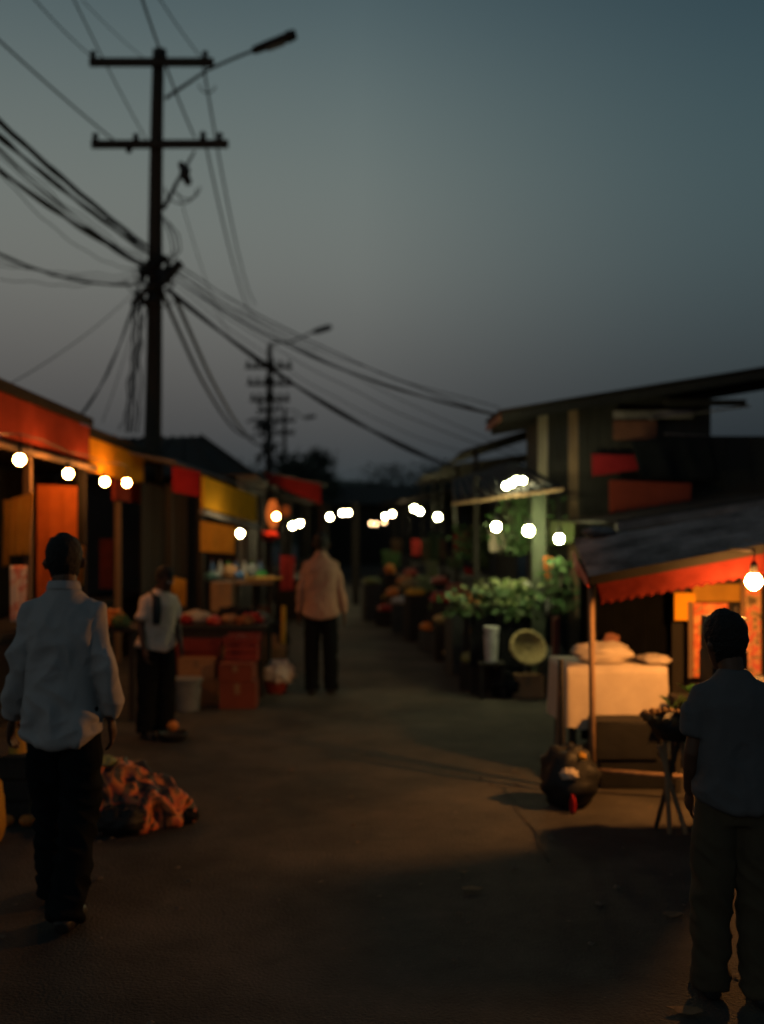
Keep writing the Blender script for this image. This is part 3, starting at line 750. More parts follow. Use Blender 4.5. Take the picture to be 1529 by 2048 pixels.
# right vegetable stall
bulb(993, 1054, 10.2, 0.4, 'cool', 'left bulb of three over the vegetable stall')
bulb(1058, 1062, 9.9, 0.4, 'cool', 'middle bulb of three over the vegetable stall, by the green post', r=0.048)
bulb(1119, 1078, 9.9, 0.4, 'cool', 'right bulb of three over the vegetable stall')
for i, (px_, py_) in enumerate(((1013, 972), (1024, 967), (1033, 961), (1046, 961))):
    bulb(px_, py_, 10.3 + 0.15 * i, 0.12, 'high', ['lowest left bulb of the high cluster by the pale boards', 'second bulb of the high cluster by the pale boards', 'third bulb of the high cluster by the pale boards', 'right bulb of the high cluster, nearest the pale boards'][i], 'high cluster of bulbs', r=0.034)
bulb(1508, 1164, 5.8, 0.07, 'kiosk', 'large warm bulb under the kiosk awning at the right edge', r=0.045)

# orange lanterns
def lantern(px, py, Y, r, hh, m, label):
    p = P(px, py, Y); t = thing('paper_lantern', label, 'lantern', tuple(p), 0, 'paper lanterns')
    bm = bmesh.new(); prof = [(r * (0.45 + 0.55 * sin(pi * i / 14)) * (1 + 0.05 * (i % 2)), -hh + 2 * hh * i / 14) for i in range(15)]; lathe(bm, prof, n=16); lk('shade', bm, m, t, smooth=True, world=False)
    bm = bmesh.new(); lathe(bm, [(r * 0.4, hh), (r * 0.42, hh + 0.03)], n=12); lk('rim', bm, black_plastic, t, world=False)
    bm = bmesh.new(); lathe(bm, [(r * 0.42, -hh - 0.03), (r * 0.4, -hh)], n=12); lk('rim', bm, black_plastic, t, world=False)
    lk('cord', tube([(0, 0, hh), (0, 0, hh + 0.25)], 0.006, 5), wire_m, t, world=False)
lantern(546, 1028, 18.6, 0.12, 0.26, emat('lantern_orange', (1.0, 0.20, 0.03), 0.55), 'tall glowing orange lantern behind the bulb')
lantern(572, 1022, 19.2, 0.08, 0.10, emat('lantern_dim', (1.0, 0.18, 0.03), 0.16), 'small dim orange lantern right of the tall one')
lantern(540, 1072, 18.4, 0.17, 0.10, red_cloth, 'unlit red lantern below the glowing one')

# ------------------------------------------------------------------ goods
def fruit_proto(name, r, m, label, cat, group, squash=0.92):
    bm = bmesh.new(); ell(bm, (0, 0, r * squash), r, r, r * squash, 10, 7, 0.015)
    return tag(lk(name, bm, m, smooth=True), label, cat, group)
def heap(proto, c, nx, ny, d, layers=2):
    """pyramid heap of copies of proto"""
    first = not proto.get('_placed', False)
    for L in range(layers):
        for i in range(nx - L):
            for j in range(ny - L):
                p = Vector(c) + Vector(((i - (nx - L - 1) / 2) * d + random.uniform(-.01, .01), (j - (ny - L - 1) / 2) * d + random.uniform(-.01, .01), L * d * 0.75))
                if first: o = proto; first = False; proto['_placed'] = 1
                else: o = proto.copy(); COL.objects.link(o)
                o.location = p; o.rotation_euler = (0, 0, random.uniform(0, 6))
def sack(name, c, rx, ry, rz, m, label, cat, amp=0.25, fr=3.0, seed=0.0, group=None, parts=None):
    c = Vector(c)
    return tag(lk(name, lumpy(c, rx, ry, rz, amp, fr, seed=seed), m, None, loc=tuple(c), smooth=True), label, cat, group)
def cartonbox(x0, x1, y0, y1, z0, z1, m, label, name='carton', rz=0.0, group=None):
    c = ((x0 + x1) / 2, (y0 + y1) / 2, z0); w, d, hh = (x1 - x0) / 2, (y1 - y0) / 2, z1 - z0
    t = thing(name, label, 'box', c, rz, group)
    lk('box_body', bx(-w, w, -d, d, 0, hh - 0.012, bevel=0.004, jit=0.003), m, t, world=False)
    lk('flap', bx(-w, w, -d, -0.004, hh - 0.011, hh, jit=0.002), m, t, world=False)
    lk('flap', bx(-w, w, 0.004, d, hh - 0.011, hh, jit=0.002), m, t, world=False)
    if name == 'carton': lk('tape', bx(-0.025, 0.025, -d - 0.003, -d - 0.001, hh * 0.55, hh - 0.013), wood_mid, t, world=False)
    return t
def crate(x0, x1, y0, y1, z0, z1, m, label, rz=0.0, group=None):
    c = ((x0 + x1) / 2, (y0 + y1) / 2, z0); w, d, hh = (x1 - x0) / 2, (y1 - y0) / 2, z1 - z0
    t = thing('plastic_crate', label, 'crate', c, rz, group)
    lk('base', bx(-w, w, -d, d, 0, 0.02), m, t, world=False)
    k = 3
    for i in range(k):
        z_ = 0.03 + i * (hh - 0.03) / k; z2 = z_ + (hh - 0.03) / k * 0.72
        bm = bmesh.new()
        box(bm, -w, w, -d, -d + 0.015, z_, z2); box(bm, -w, w, d - 0.015, d, z_, z2); box(bm, -w, -w + 0.015, -d + .0155, d - .0155, z_, z2); box(bm, w - 0.015, w, -d + .0155, d - .0155, z_, z2)
        lk('slat', bm, m, t, world=False)
    for sx in (-1, 1):
        for sy in (-1, 1):
            lk('corner_post', bx(sx * (w + .001) - (0.02 if sx > 0 else 0), sx * (w + .001) + (0.02 if sx < 0 else 0), sy * (d + .001) - (0.02 if sy > 0 else 0), sy * (d + .001) + (0.02 if sy < 0 else 0), 0.021, hh), m, t, world=False)
    a = 0.012
    lk('rim', bx(-w - a, w + a, -d - a, -d - .002, hh * 0.72, hh + .004), m, t, world=False)
    lk('rim', bx(-w - a, w + a, d + .002, d + a, hh * 0.72, hh + .004), m, t, world=False)
    return t

# table of goods with crates, middle left
tT = thing('goods_table', 'low table of goods beside the person in cream', 'table', (-1.45, 10.6, 0))
lk('table_top', bx(-1.95, -0.98, 10.3, 11.3, 0.70, 0.735), wood_dark, tT)
for x_, y_ in ((-1.9, 10.36), (-1.03, 10.36), (-1.9, 11.25), (-1.03, 11.25)):
    lk('leg', bx(x_ - .03, x_ + .03, y_ - .03, y_ + .03, 0, 0.698), wood_dark, tT)
lk('apron', bx(-1.94, -0.99, 10.32, 10.34, 0.60, 0.699), wood_dark, tT)
crate(X(357, 10.1), X(440, 10.1), 10.02, 10.28, Z(1330, 10.1) - .1, Z(1281, 10.1), pl_red, 'red plastic crate left of two under the goods table top')
crate(X(453, 9.95), X(516, 9.95), 9.85, 10.2, Z(1318, 9.95) - .02, Z(1271, 9.95), pl_red, 'red plastic crate on top of the stacked red cartons')
cartonbox(X(362, 10.0), X(434, 10.0), 9.85, 10.2, 0.25, 0.255 + 0.20, carton, 'brown carton upper of two left of the red cartons')
cartonbox(X(366, 10.0), X(438, 10.0), 9.85, 10.2, 0.0, 0.245, carton, 'brown carton lower of two left of the red cartons', rz=0.04)
cartonbox(X(440, 9.65), X(512, 9.65), 9.6, 9.95, 0.0, 0.26, red_carton, 'bottom carton of the red stack on the road')
cartonbox(X(441, 9.7), X(508, 9.7), 9.62, 9.95, 0.262, 0.43, red_carton, 'upper carton of the red stack below the red crate', rz=-0.05)
def bucket(p, r, hh, m, label, name='bucket', cat='bucket'):
    t = thing(name, label, cat, tuple(p))
    bm = bmesh.new(); lathe(bm, [(r * 0.75, 0), (r * 0.77, 0.004), (r * 0.96, hh - 0.01), (r * 0.90, hh - 0.012), (r * 0.70, 0.02)], n=24); lk('bucket_body', bm, m, t, smooth=False, world=False)
    bm = bmesh.new(); lathe(bm, [(r * 0.965, hh - 0.02), (r * 1.03, hh - 0.02), (r * 1.03, hh), (r * 0.965, hh)], n=24); lk('rim', bm, m, t, world=False)
    lk('handle', tube([(r * cos(a), -0.02 - r * 0.55 * sin(a), hh - 0.02 - 0.10 * sin(a)) for a in [i * pi / 10 for i in range(11)]], 0.005, 5), iron, t, world=False)
    return t
bucket((X(376, 9.55), 9.55, 0), 0.145, 0.31, pl_grey, 'grey plastic bucket on the road in front of the brown cartons')
# bundles on the table
sack('cloth_bundle', (X(392, 10.6), 10.6, 0.736), 0.15, 0.12, 0.07, white_cloth, 'crumpled white bundle on the goods table', 'bundle', 0.4, 3.5, 1.0)
sack('cloth_bundle', (X(375, 10.5), 10.5, 0.736), 0.07, 0.07, 0.055, red_cloth, 'small dark red bundle left on the goods table', 'bundle', 0.3, 3, 2.0)
sack('cloth_bundle', (X(430, 10.5), 10.45, 0.736), 0.07, 0.08, 0.05, tomato, 'bright red packet right of the white bundle', 'packet', 0.3, 3, 3.0)
sack('cloth_bundle', (X(475, 10.9), 10.9, 0.736), 0.24, 0.18, 0.08, dark_cloth, 'low dark bundle on the right half of the goods table', 'bundle', 0.3, 3, 4.0)
tomp = fruit_proto('tomato', 0.034, tomato, 'tomato in the heap at the right of the goods table', 'tomato', 'tomatoes on the goods table')
heap(tomp, (X(505, 10.8), 10.75, 0.736), 4, 3, 0.062, 2)
for i, (px_, Y_, z0, m_, lb) in enumerate(((368, 10.75, .736, dkred, 'dark red folded cloth leftmost on the goods table'), (405, 10.95, .736, carton, 'brown folded cloth behind the white bundle'), (445, 10.9, .736, shirt_grey, 'grey folded cloth in the middle of the goods table back'), (462, 10.6, .736, carton, 'tan packet right of the bright red packet'), (490, 10.5, .736, mat('rust_cloth', (0.22, 0.08, 0.03), 0.9), 'rust coloured bundle at the table front right'), (520, 11.05, .736, shirt_grey, 'grey bundle at the right back corner of the goods table'),
        (440, 12.3, 0, mat('umber_sack', (0.12, 0.07, 0.035), 0.9), 'umber sack on the ground behind the goods table left'), (500, 12.2, 0, dark_cloth, 'dark sack on the ground behind the goods table right'), (535, 11.6, 0, mat('rust_sack', (0.18, 0.07, 0.03), 0.9), 'rust sack between goods table and yellow post'), (420, 13.7, 1.061, mat('teal_bag', (0.05, 0.12, 0.12), 0.7), 'teal bag at the left end of the third stall counter'), (545, 13.2, .0, dark_cloth, 'tall dark sack under the banana shelf'))):
    big = z0 == 0
    sack('goods_bundle', (X(px_, Y_), Y_, z0), .2 if big else .09, .17 if big else .09, .26 if big else .05, m_, lb, 'bundle', .38, 3.2, 150 + i)
for i in range(8):
    Y_ = 13.5 + .25 * i; xb = -2.15 + (i % 4) * .2
    cartonbox(xb, xb + .17, Y_ - .09, Y_ + .09, .0 + .3 * (i // 4), .29 + .3 * (i // 4), [carton, red_carton, mat('dull_box', (.14, .10, .06), .9)][i % 3], ['leftmost lower', 'second lower', 'third lower', 'rightmost lower', 'leftmost upper', 'second upper', 'third upper', 'rightmost upper'][i] + ' box under the third stall counter', group='boxes under the third stall counter')
# basin with white bag
bm = bmesh.new(); pb = (X(553, 10.6), 10.6, 0)
bs = thing('wash_basin', 'red plastic basin on the road left of the man in pink', 'basin', pb)
lathe(bm, [(0.09, 0), (0.095, 0.004), (0.135, 0.12), (0.125, 0.12), (0.085, 0.015)], n=24); lk('basin_body', bm, pl_red, bs, world=False)
bm = bmesh.new(); lathe(bm, [(0.136, 0.112), (0.148, 0.114), (0.148, 0.124), (0.136, 0.126)], n=24); lk('rim', bm, pl_red, bs, world=False)
sack('plastic_bag', (pb[0] + 0.03, 10.6, 0.10), 0.14, 0.12, 0.12, pl_white, 'crumpled white plastic bag in the red basin', 'bag', 0.5, 3.5, 6.0)
tag(lk('painted_post', tube([(X(566, 11.7), 11.7, 0), (X(567, 11.7), 11.7, 0.5), (X(568, 11.7), 11.7, Z(1212, 11.7))], 0.028, 10), yellow_cloth, None, loc=(X(566, 11.7), 11.7, 0)), 'short yellow post standing left of the man in pink', 'post')

# third stall goods: bags, bottles, bananas
gd = [(430, 1128, 0.09, 0.06, pl_grey, 'grey sack leftmost on the third stall counter'), (460, 1118, 0.10, 0.10, carton, 'tan sack under the bright yellow cloth'), (480, 1122, 0.06, 0.06, pl_blue, 'blue bag among the pale sacks on the third stall'),
      (506, 1112, 0.09, 0.11, pl_grey, 'grey white sack below the low bulb'), (524, 1130, 0.07, 0.06, pl_green, 'greenish bag right of the white sack'), (497, 1130, 0.045, 0.05, banana_m, 'small yellow bag between the sacks')]
for i, (px_, py_, r_, h_, m_, lb) in enumerate(gd):
    sack('goods_bag', (X(px_, 13.9), 13.9 + 0.07 * (i % 2), 1.061), r_, r_ * .8, h_ * 1.0, m_, lb, 'bag', 0.35, 3, 10 + i)
def bottle(p, r, hh, m, label, group):
    t = thing('bottle', label, 'bottle', tuple(p), 0, group)
    bm = bmesh.new(); lathe(bm, [(r * .9, 0), (r, .01), (r, hh * .6), (r * .4, hh * .8), (r * .38, hh * .93)], n=12); lk('bottle_body', bm, m, t, smooth=True, world=False)
    bm = bmesh.new(); lathe(bm, [(r * .45, hh * .93), (r * .45, hh)], n=10); lk('cap', bm, pl_red, t, world=False)
    return t
for i in range(7):
    bottle((X(425 + i * 16, 14.5), 14.5, 1.061), 0.036, 0.26, [pl_blue, pl_white, pl_green][i % 3], ['blue', 'white', 'green'][i % 3] + ' bottle, ' + ['leftmost', 'second', 'third', 'fourth', 'fifth', 'sixth', 'rightmost'][i] + ' in the row at the back of the third stall counter', 'bottles on the third stall')
# bananas
bm = bmesh.new()
for k in range(7):
    a = (k - 3) * 0.22
    limb(bm, [(0.02 * k - 0.06, 0.02, 0.06), (0.02 * k - 0.06 + 0.05 * sin(a), -0.04, 0.04), (0.02 * k - 0.06 + 0.10 * sin(a), -0.12, 0.035), (0.02 * k - 0.06 + 0.12 * sin(a), -0.17, 0.055)], [0.008, 0.018, 0.018, 0.006], 8)
bn = tag(lk('banana_bunch', bm, banana_m, None, smooth=True), 'left bunch of yellow bananas on the shelf below the bags', 'bananas', 'banana bunches')
bn.location = (X(516, 13.25), 13.25, Z(1163, 13.25))
b2 = bn.copy(); COL.objects.link(b2); b2.location = (X(537, 13.3), 13.3, Z(1163, 13.25)); b2.rotation_euler = (0, 0, 0.5); b2['label'] = 'right bunch of yellow bananas on the shelf below the bags'
lk('display_shelf', bx(-1.66, -1.15, 13.1, 13.38, Z(1163, 13.25) - 0.03, Z(1163, 13.25) + 0.018), wood_mid, tC)
for x_ in (-1.63, -1.18): lk('leg', bx(x_ - .02, x_ + .02, 13.2, 13.24, 0, Z(1163, 13.25) - 0.032), wood_dark, tC)
cartonbox(X(424, 12.6), X(466, 12.6), 12.5, 12.8, Z(1222, 12.6), Z(1164, 12.6), carton, 'brown carton standing under the bright yellow cloth')
st2 = thing('wooden_stool', 'dark wooden stand under the carton below the yellow cloth', 'stand', (X(445, 12.6), 12.65, 0))
lk('seat', bx(X(420, 12.6), X(470, 12.6), 12.48, 12.82, Z(1222, 12.6) - 0.04, Z(1222, 12.6) - 0.001), wood_dark, st2)
for x_ in (X(422, 12.6) + .03, X(468, 12.6) - .03):
    for y_ in (12.52, 12.78): lk('leg', bx(x_ - .02, x_ + .02, y_ - .02, y_ + .02, 0, Z(1222, 12.6) - 0.041), wood_dark, st2)
orp = fruit_proto('orange', 0.036, orange_fr, 'orange in the small heap behind the man in white', 'orange', 'oranges behind the man in white')
tF = thing('fruit_stand', 'small dark fruit stand right of the man in white', 'stand', (-2.3, 9.2, 0))
lk('table_top', bx(-2.75, -2.02, 9.0, 9.7, 0.80, 0.83), wood_dark, tF)
for x_ in (-2.7, -2.07):
    for y_ in (9.05, 9.65): lk('leg', bx(x_ - .025, x_ + .025, y_ - .025, y_ + .025, 0, 0.798), wood_dark, tF)
heap(orp, (X(228, 9.2), 9.2, 0.831), 4, 4, 0.068, 3)
sack('greens_bundle', (X(243, 9.1), 9.08, 0.831), 0.07, 0.07, 0.06, leaf_m, 'small leafy bundle right of the orange heap', 'greens', 0.5, 4, 8.0)
# loose fruit at the feet of the person in cream
o = orp.copy(); COL.objects.link(o); o.location = (X(346, 8.15), 8.15, 0.075); o.scale = (1.3,) * 3; del o['group']; o['label'] = 'single orange on a small mat by the feet of the person in cream'
bm = bmesh.new(); lathe(bm, [(0.10, 0), (0.13, 0.05), (0.12, 0.06), (0.09, 0.012)], n=18); tag(lk('tin_bowl', bm, iron, None, loc=None), 'dark shallow bowl holding a single orange', 'bowl').location = (X(346, 8.15), 8.15, 0.008)

# pile of blankets on the road, front left
pc = Vector((X(262, 5.85), 5.85, 0))
def dispb(v):
    n1 = 1 - abs(noise.noise(v * 7 + Vector((3, 1, 0)))) * 2.2
    return 0.045 * n1 + 0.03 * noise.noise(v * 13)
bm = bmesh.new()
ell(bm, pc + Vector((-0.10, 0.05, 0.10)), 0.26, 0.25, 0.22); ell(bm, pc + Vector((0.10, 0, 0.07)), 0.22, 0.2, 0.15); ell(bm, pc + Vector((-0.05, -0.12, 0.05)), 0.28, 0.15, 0.12); ell(bm, pc + Vector((0.24, 0.0, 0.03)), 0.12, 0.14, 0.07); ell(bm, pc + Vector((-0.22, 0.05, 0.16)), 0.09, 0.1, 0.16)
bm2 = remesh(bm, 0.012, 3, dispb)
for v in bm2.verts: v.co.z = max(v.co.z, 0.004 + 0.003 * noise.noise(v.co * 20))
tag(lk('blanket_pile', bm2, blanket, None, loc=tuple(pc), smooth=True), 'heap of orange and black patterned blankets on the road', 'blankets')
sack('folded_cloth', pc + Vector((-0.17, 0.02, 0.31)), 0.07, 0.06, 0.035, leaf_pale, 'pale greenish rag on top of the blanket heap', 'cloth', 0.4, 4, 20)
sack('black_bag', pc + Vector((0.0, -0.26, 0.0)), 0.13, 0.09, 0.085, black_plastic, 'black bag at the front foot of the blanket heap', 'bag', 0.3, 3, 21)
sack('black_bag', pc + Vector((0.32, -0.02, 0.0)), 0.07, 0.07, 0.045, dark_cloth, 'small dark bag at the right end of the blanket heap', 'bag', 0.4, 3, 22)
# goods on the ground by the left edge
sd = thing('low_crate', 'dark wooden box at the left edge behind the man in white', 'box', (X(30, 5.9), 6.0, 0))
for i, z_ in enumerate((0.01, 0.135, 0.26)):
    lk('slat', bx(X(-30, 5.9), X(70, 5.9), 5.80, 5.82, z_, z_ + 0.11), wood_dark, sd)
lk('lid', bx(X(-32, 5.9), X(72, 5.9), 5.79, 6.2, 0.372, 0.392), wood_dark, sd)
lk('box_body', bx(X(-29, 5.9), X(69, 5.9), 5.83, 6.19, 0.01, 0.37), wood_dark, sd)
bm = bmesh.new(); lathe(bm, [(0.052, 0), (0.05, 0.01), (0.032, 0.13), (0.028, 0.13), (0.045, 0.012)], n=18)
tag(lk('paper_cone', bm, yellow_cloth, None, loc=None, smooth=False), 'small yellow paper cone standing on the dark box', 'paper cone').location = (X(36, 5.9), 5.9, 0.393)
sack('cloth_bundle', (X(-22, 5.4), 5.4, 0), 0.07, 0.1, 0.20, yellow_cloth, 'tall pale yellow bundle cut by the left picture edge', 'bundle', 0.3, 3, 30)
for i, (px_, py_) in enumerate(((55, 1632), (63, 1622), (20, 1630))):
    o = orp.copy(); COL.objects.link(o); del o['group']; o.location = (X(px_, 5.75), 5.72, 0.006); o.scale = (1.0,) * 3; o['label'] = ['orange on the road at the foot of the dark box', 'orange touching another one behind the legs of the man in white', 'leftmost orange at the foot of the dark box'][i]

# ------------------------------------------------------------------ right building
BY = 11.3
tH = thing('shop_building', 'tall dark timber building on the right with a shed roof rising to the right', 'building', (3.6, 12.5, 0))
def roofz(px): return Z(795 - (px - 1085) * 0.165, BY)
xs = X(1077, BY)
# pale and brown boards at the corner
i = 0; x_ = xs
cols_ = [wood_pale, wood_dark, wood_dark, wood_mid, wood_dark, wood_dark, wood_dark, wood_dark]
while x_ < X(1225, BY):
    e_ = x_ + 0.115
    px_ = 720 + x_ * F / BY
    lk('plank', bx(x_, e_ - 0.008, BY + random.uniform(-.008, .008), BY + 0.03, 0, roofz(px_) - 0.09), cols_[i] if i < len(cols_) else wood_dark, tH)
    x_ = e_; i += 1
xw = x_
lk('front_wall', bx(xw, 6.5, BY, BY + 0.04, 0, Z(872, BY)), wood_dark, tH)
x_ = xw
while x_ < 6.4:
    lk('batten', bx(x_, x_ + 0.03, BY - 0.013, BY - 0.001, 0.0, Z(872, BY) - 0.01), wood_dark, tH); x_ += 0.30
lk('upper_panel', bx(xw + .002, X(1425, BY), BY + 0.05, BY + 0.09, Z(872, BY) - 0.1, roofz(1225) - 0.1), wood_dark, tH)
lk('window_frame', bx(X(1226, BY), X(1385, BY), BY - 0.03, BY - 0.015, Z(837, BY), Z(822, BY)), tin_grey, tH)
lk('shutter', bx(X(1226, BY), X(1312, BY), BY - 0.028, BY - 0.014, Z(880, BY), Z(842, BY)), mat('brown_shutter', (0.15, 0.055, 0.03), 0.7), tH)
bm = bmesh.new(); box(bm, X(1330, BY), X(1490, BY), BY - 0.05, BY + 0.02, Z(812, BY), Z(800, BY)); lk('beam', bm, wood_dark, tH)
lk('side_wall', bx(xs, xs + 0.04, BY + 0.05, BY + 0.8, 0, roofz(1077) - 0.12), wood_dark, tH)
# roof: sheets from the street eave up to the right
eL, eR = P(1000, 822, BY - 0.35), P(1640, 702, BY - 0.35)
nS = 2
for k in range(nS):
    y0_, y1_ = BY - 0.35 + k * 0.6, BY - 0.35 + (k + 1) * 0.6 + 0.05
    bm = bmesh.new(); corr(bm, (eL.x, y0_, eL.z + .012 * (k % 2)), (eL.x, y1_, eL.z + .012 * (k % 2)), (6.6, y1_, eL.z + (6.6 - eL.x) * 0.165 + .012 * (k % 2)), (6.6, y0_, eL.z + (6.6 - eL.x) * 0.165 + .012 * (k % 2)), 8, 0.018, nu=48, nv=6)
    lk('roof_sheet', bm, tin_dark, tH, smooth=True)
lk('barge_board', board((eL.x + .02, BY - 0.36), (6.6, BY - 0.36), eL.z - 0.12, eL.z - 0.03, eL.z + (6.6 - eL.x) * 0.165 - 0.12, eL.z + (6.6 - eL.x) * 0.165 - 0.03), wood_dark, tH)
lk('eave_board', bx(eL.x, eL.x + 0.025, BY - 0.33, BY + 0.85, eL.z - 0.10, eL.z - 0.03), mat('brown_eave', (0.20, 0.075, 0.04), 0.7), tH)
for k in range(2):
    lk('rafter', board((eL.x + .05, BY + 0.2 + k * .5), (6.5, BY + 0.2 + k * .5), eL.z - 0.16, eL.z - 0.03, eL.z + (6.5 - eL.x) * .165 - .16, eL.z + (6.5 - eL.x) * .165 - .03, 0.06), wood_dark, tH)
for k, (xa, ya, xb, yb, m_) in enumerate(((1300, 838, 1500, 812, tin_grey), (1235, 893, 1330, 872, tin_dark), (1330, 868, 1420, 872, tin_grey), (1085, 985, 1160, 1000, tin_dark))):
    lk('loose_board', tube([P(xa, ya, BY - .07 - .03 * k), P(xb, yb, BY - .08 - .03 * k)], 0.028, 6, 0.4), m_, tH)
# signs
def signboard(px0, py0, px1, py1, px2, py2, px3, py3, Y, m, label):
    t = thing('sign_board', label, 'sign', tuple(P(px3, py3, Y)))
    bm = bmesh.new(); q = [P(px0, py0, Y), P(px1, py1, Y), P(px2, py2, Y), P(px3, py3, Y)]
    f = [bm.verts.new(v) for v in q]; b = [bm.verts.new(v + Vector((0, 0.03, 0))) for v in q]
    bm.faces.new(f); bm.faces.new(b[::-1])
    for i in range(4): bm.faces.new((f[i], b[i], b[(i + 1) % 4], f[(i + 1) % 4]))
    lk('panel', bm, m, t)
    bm = bmesh.new(); limb(bm, [q[0] + Vector((0.01, 0.04, 0.0)), q[1] + Vector((-.01, 0.04, 0.0))], 0.012, 6); lk('back_rail', bm, iron, t)
    return t
signboard(1185, 908, 1290, 912, 1288, 938, 1186, 952, BY - 0.12, dkred, 'dark red sign board higher of two on the right building')
signboard(1220, 960, 1383, 967, 1381, 1022, 1220, 1033, BY - 0.2, red_board, 'large plain red sign board on the right building above the kiosk')
hang('tarpaulin', 1262, 880, 1420, 872, 1440, 962, 1282, 958, BY - 0.24, dark_cloth, 'dark tarpaulin hanging over the corner of the upper red sign', 'tarpaulin', nu=20, nv=10, fold=0.04)

# roofs further down the right side
def shed(x_e, z_e, x_b, z_b, y0, y1, m, label, wallm=wood_dark, group=None, posts=True):
    t = thing('market_shed', label, 'shed', ((x_e + x_b) / 2, (y0 + y1) / 2, 0), 0, group)
    n = max(2, int((y1 - y0) / 1.1))
    roof_sheets(t, x_e, z_e, x_b, z_b, y0, y1, n, m)
    sgn = 1 if x_b > x_e else -1
    lk('back_wall', bx(min(x_b, x_b - sgn * .04), max(x_b, x_b - sgn * .04), y0 + .02, y1 - .02, 0, z_b - 0.06), wallm, t)
    for y in (y0 + 0.15, y1 - 0.15):
        xx = x_e + sgn * 0.22; lk('post', bx(xx - .035, xx + .035, y - .035, y + .035, 0, z_e + abs(z_b - z_e) * .22 / abs(x_b - x_e) - 0.05), wood_dark, t)
    lk('counter', bx(min(x_e + sgn * .35, x_e + sgn * 1.0), max(x_e + sgn * .35, x_e + sgn * 1.0), y0 + .3, y1 - .3, 0.76, 0.80), wood_dark, t)
    lk('counter_front', bx(min(x_e + sgn * .37, x_e + sgn * .4), max(x_e + sgn * .37, x_e + sgn * .4), y0 + .3, y1 - .3, 0.02, 0.758), wood_dark, t)
    return t
shed(X(925, 16.4), Z(905, 16.4), 4.6, Z(905, 16.4) + 0.95, 16.2, 19.6, tin_dark, 'dark roofed shed just behind the tall right building')
shed(X(890, 20.2), Z(935, 20.2), 5.0, Z(935, 20.2) + 0.5, 20.0, 23.5, tin_dark, 'second shed behind the tall right building, below the thick cable end')
shed(X(850, 24), Z(950, 24), 5.0, Z(950, 24) + 0.3, 23.8, 28.4, tin_dark, 'third low shed along the right side of the street')
SHG = 'dark sheds at the far end of the street'
for i_, (x_e, z_e, x_b, z_b, y0, y1) in enumerate(((1.25, 2.7, 4.6, 3.4, 29, 34), (1.0, 2.8, 4.6, 3.5, 34.5, 40), (0.9, 3.0, 5, 3.9, 41, 48), (-1.5, 2.6, -5, 3.2, 24.5, 30), (-1.4, 2.7, -5, 3.4, 31, 37), (-1.3, 2.9, -5, 3.5, 38, 45), (-1.1, 3.0, -5, 3.8, 46, 54))):
    shed(x_e, z_e, x_b, z_b, y0, y1, tin_dark, ['nearest', 'second', 'farthest', 'nearest', 'second', 'third', 'farthest'][i_] + ' of the dark open sheds at the far end of the street, ' + ('right' if i_ < 3 else 'left') + ' side', group=SHG)
tZ = thing('building', 'dark low building closing the far end of the street', 'building', (0.5, 58, 0))
lk('wall', bx(-3.5, 6, 56, 62, 0, 3.4), wood_dark, tZ)
bm = bmesh.new(); v = [bm.verts.new(q) for q in ((-4, 55.5, 3.4), (6.5, 55.5, 3.4), (6.5, 62.5, 3.4), (-4, 62.5, 3.4), (-3, 59, 4.6), (5.5, 59, 4.6))]
for f in ((0, 1, 5, 4), (2, 3, 4, 5), (1, 2, 5), (3, 0, 4), (3, 2, 1, 0)): bm.faces.new([v[k] for k in f])
lk('roof', bm, tin_dark, tZ)
tag(lk('wooden_post', bx(X(705, 24), X(719, 24), 23.93, 24.07, 0, Z(1005, 24)), wood_dark, None, loc=(X(712, 24), 24, 0)), 'dark wooden post standing near the street end right of the man in pink', 'post')

# ------------------------------------------------------------------ vegetable stall, right
VY = 10.5
tV = thing('vegetable_stall', 'vegetable stall lit by three bulbs in front of the tall building', 'market stall', (1.7, 10.9, 0))
lk('table_top', bx(1.15, 2.2, VY, VY + 0.75, 0.88, 0.92), wood_dark, tV)
for x_ in (1.2, 1.7, 2.15):
    for y_ in (VY + .05, VY + .7): lk('leg', bx(x_ - .03, x_ + .03, y_ - .03, y_ + .03, 0, 0.878), wood_dark, tV)
lk('table_skirt', cloth((1.16, VY - .01, 0.88), (2.19, VY - .01, 0.88), (2.19, VY - .03, 0.3), (1.16, VY - .03, 0.3), 40, 8, fold=0.02, nf=9), dark_cloth, tV)
gpost = bx(X(1062, VY) , X(1088, VY), VY - 0.12, VY - 0.03, 0, Z(985, VY), bevel=0.006)
lk('post', gpost, mat('green_post', (0.055, 0.070, 0.045), 0.7), tV)['label'] = 'green painted post'
lk('post', bx(X(948, VY + .8), X(948, VY + .8) + .06, VY + .78, VY + .84, 0, 2.35), wood_dark, tV)
bm = bmesh.new(); corr(bm, P(905, 1003, VY + 0.3), P(1128, 972, VY - 0.4), Vector((1.95, VY + 2.2, 2.62)), Vector((1.2, VY + 2.4, 2.40)), 10, 0.016, nu=60, nv=4); lk('awning', bm, tin_dark, tV, smooth=True)
for (a_, b_) in (((905, 1008), (1128, 978)),): lk('awning_rail', tube([P(*a_, VY + 0.25), P(*b_, VY - 0.42)], 0.022, 6), wood_mid, tV)
hang('cloth_banner', 978, 1062, 1012, 1060, 1010, 1102, 980, 1104, VY + 0.6, white_cloth, 'pale cloth behind the left bulb of the vegetable stall', 'cloth')
hang('cloth_banner', 1018, 1030, 1062, 1034, 1060, 1092, 1022, 1090, VY + 0.7, white_cloth, 'pale cloth hanging beside the green post', 'cloth')
hang('cloth_banner', 1088, 1112, 1106, 1114, 1104, 1160, 1090, 1160, VY - 0.2, orange_cloth, 'narrow orange cloth right of the green post', 'cloth')
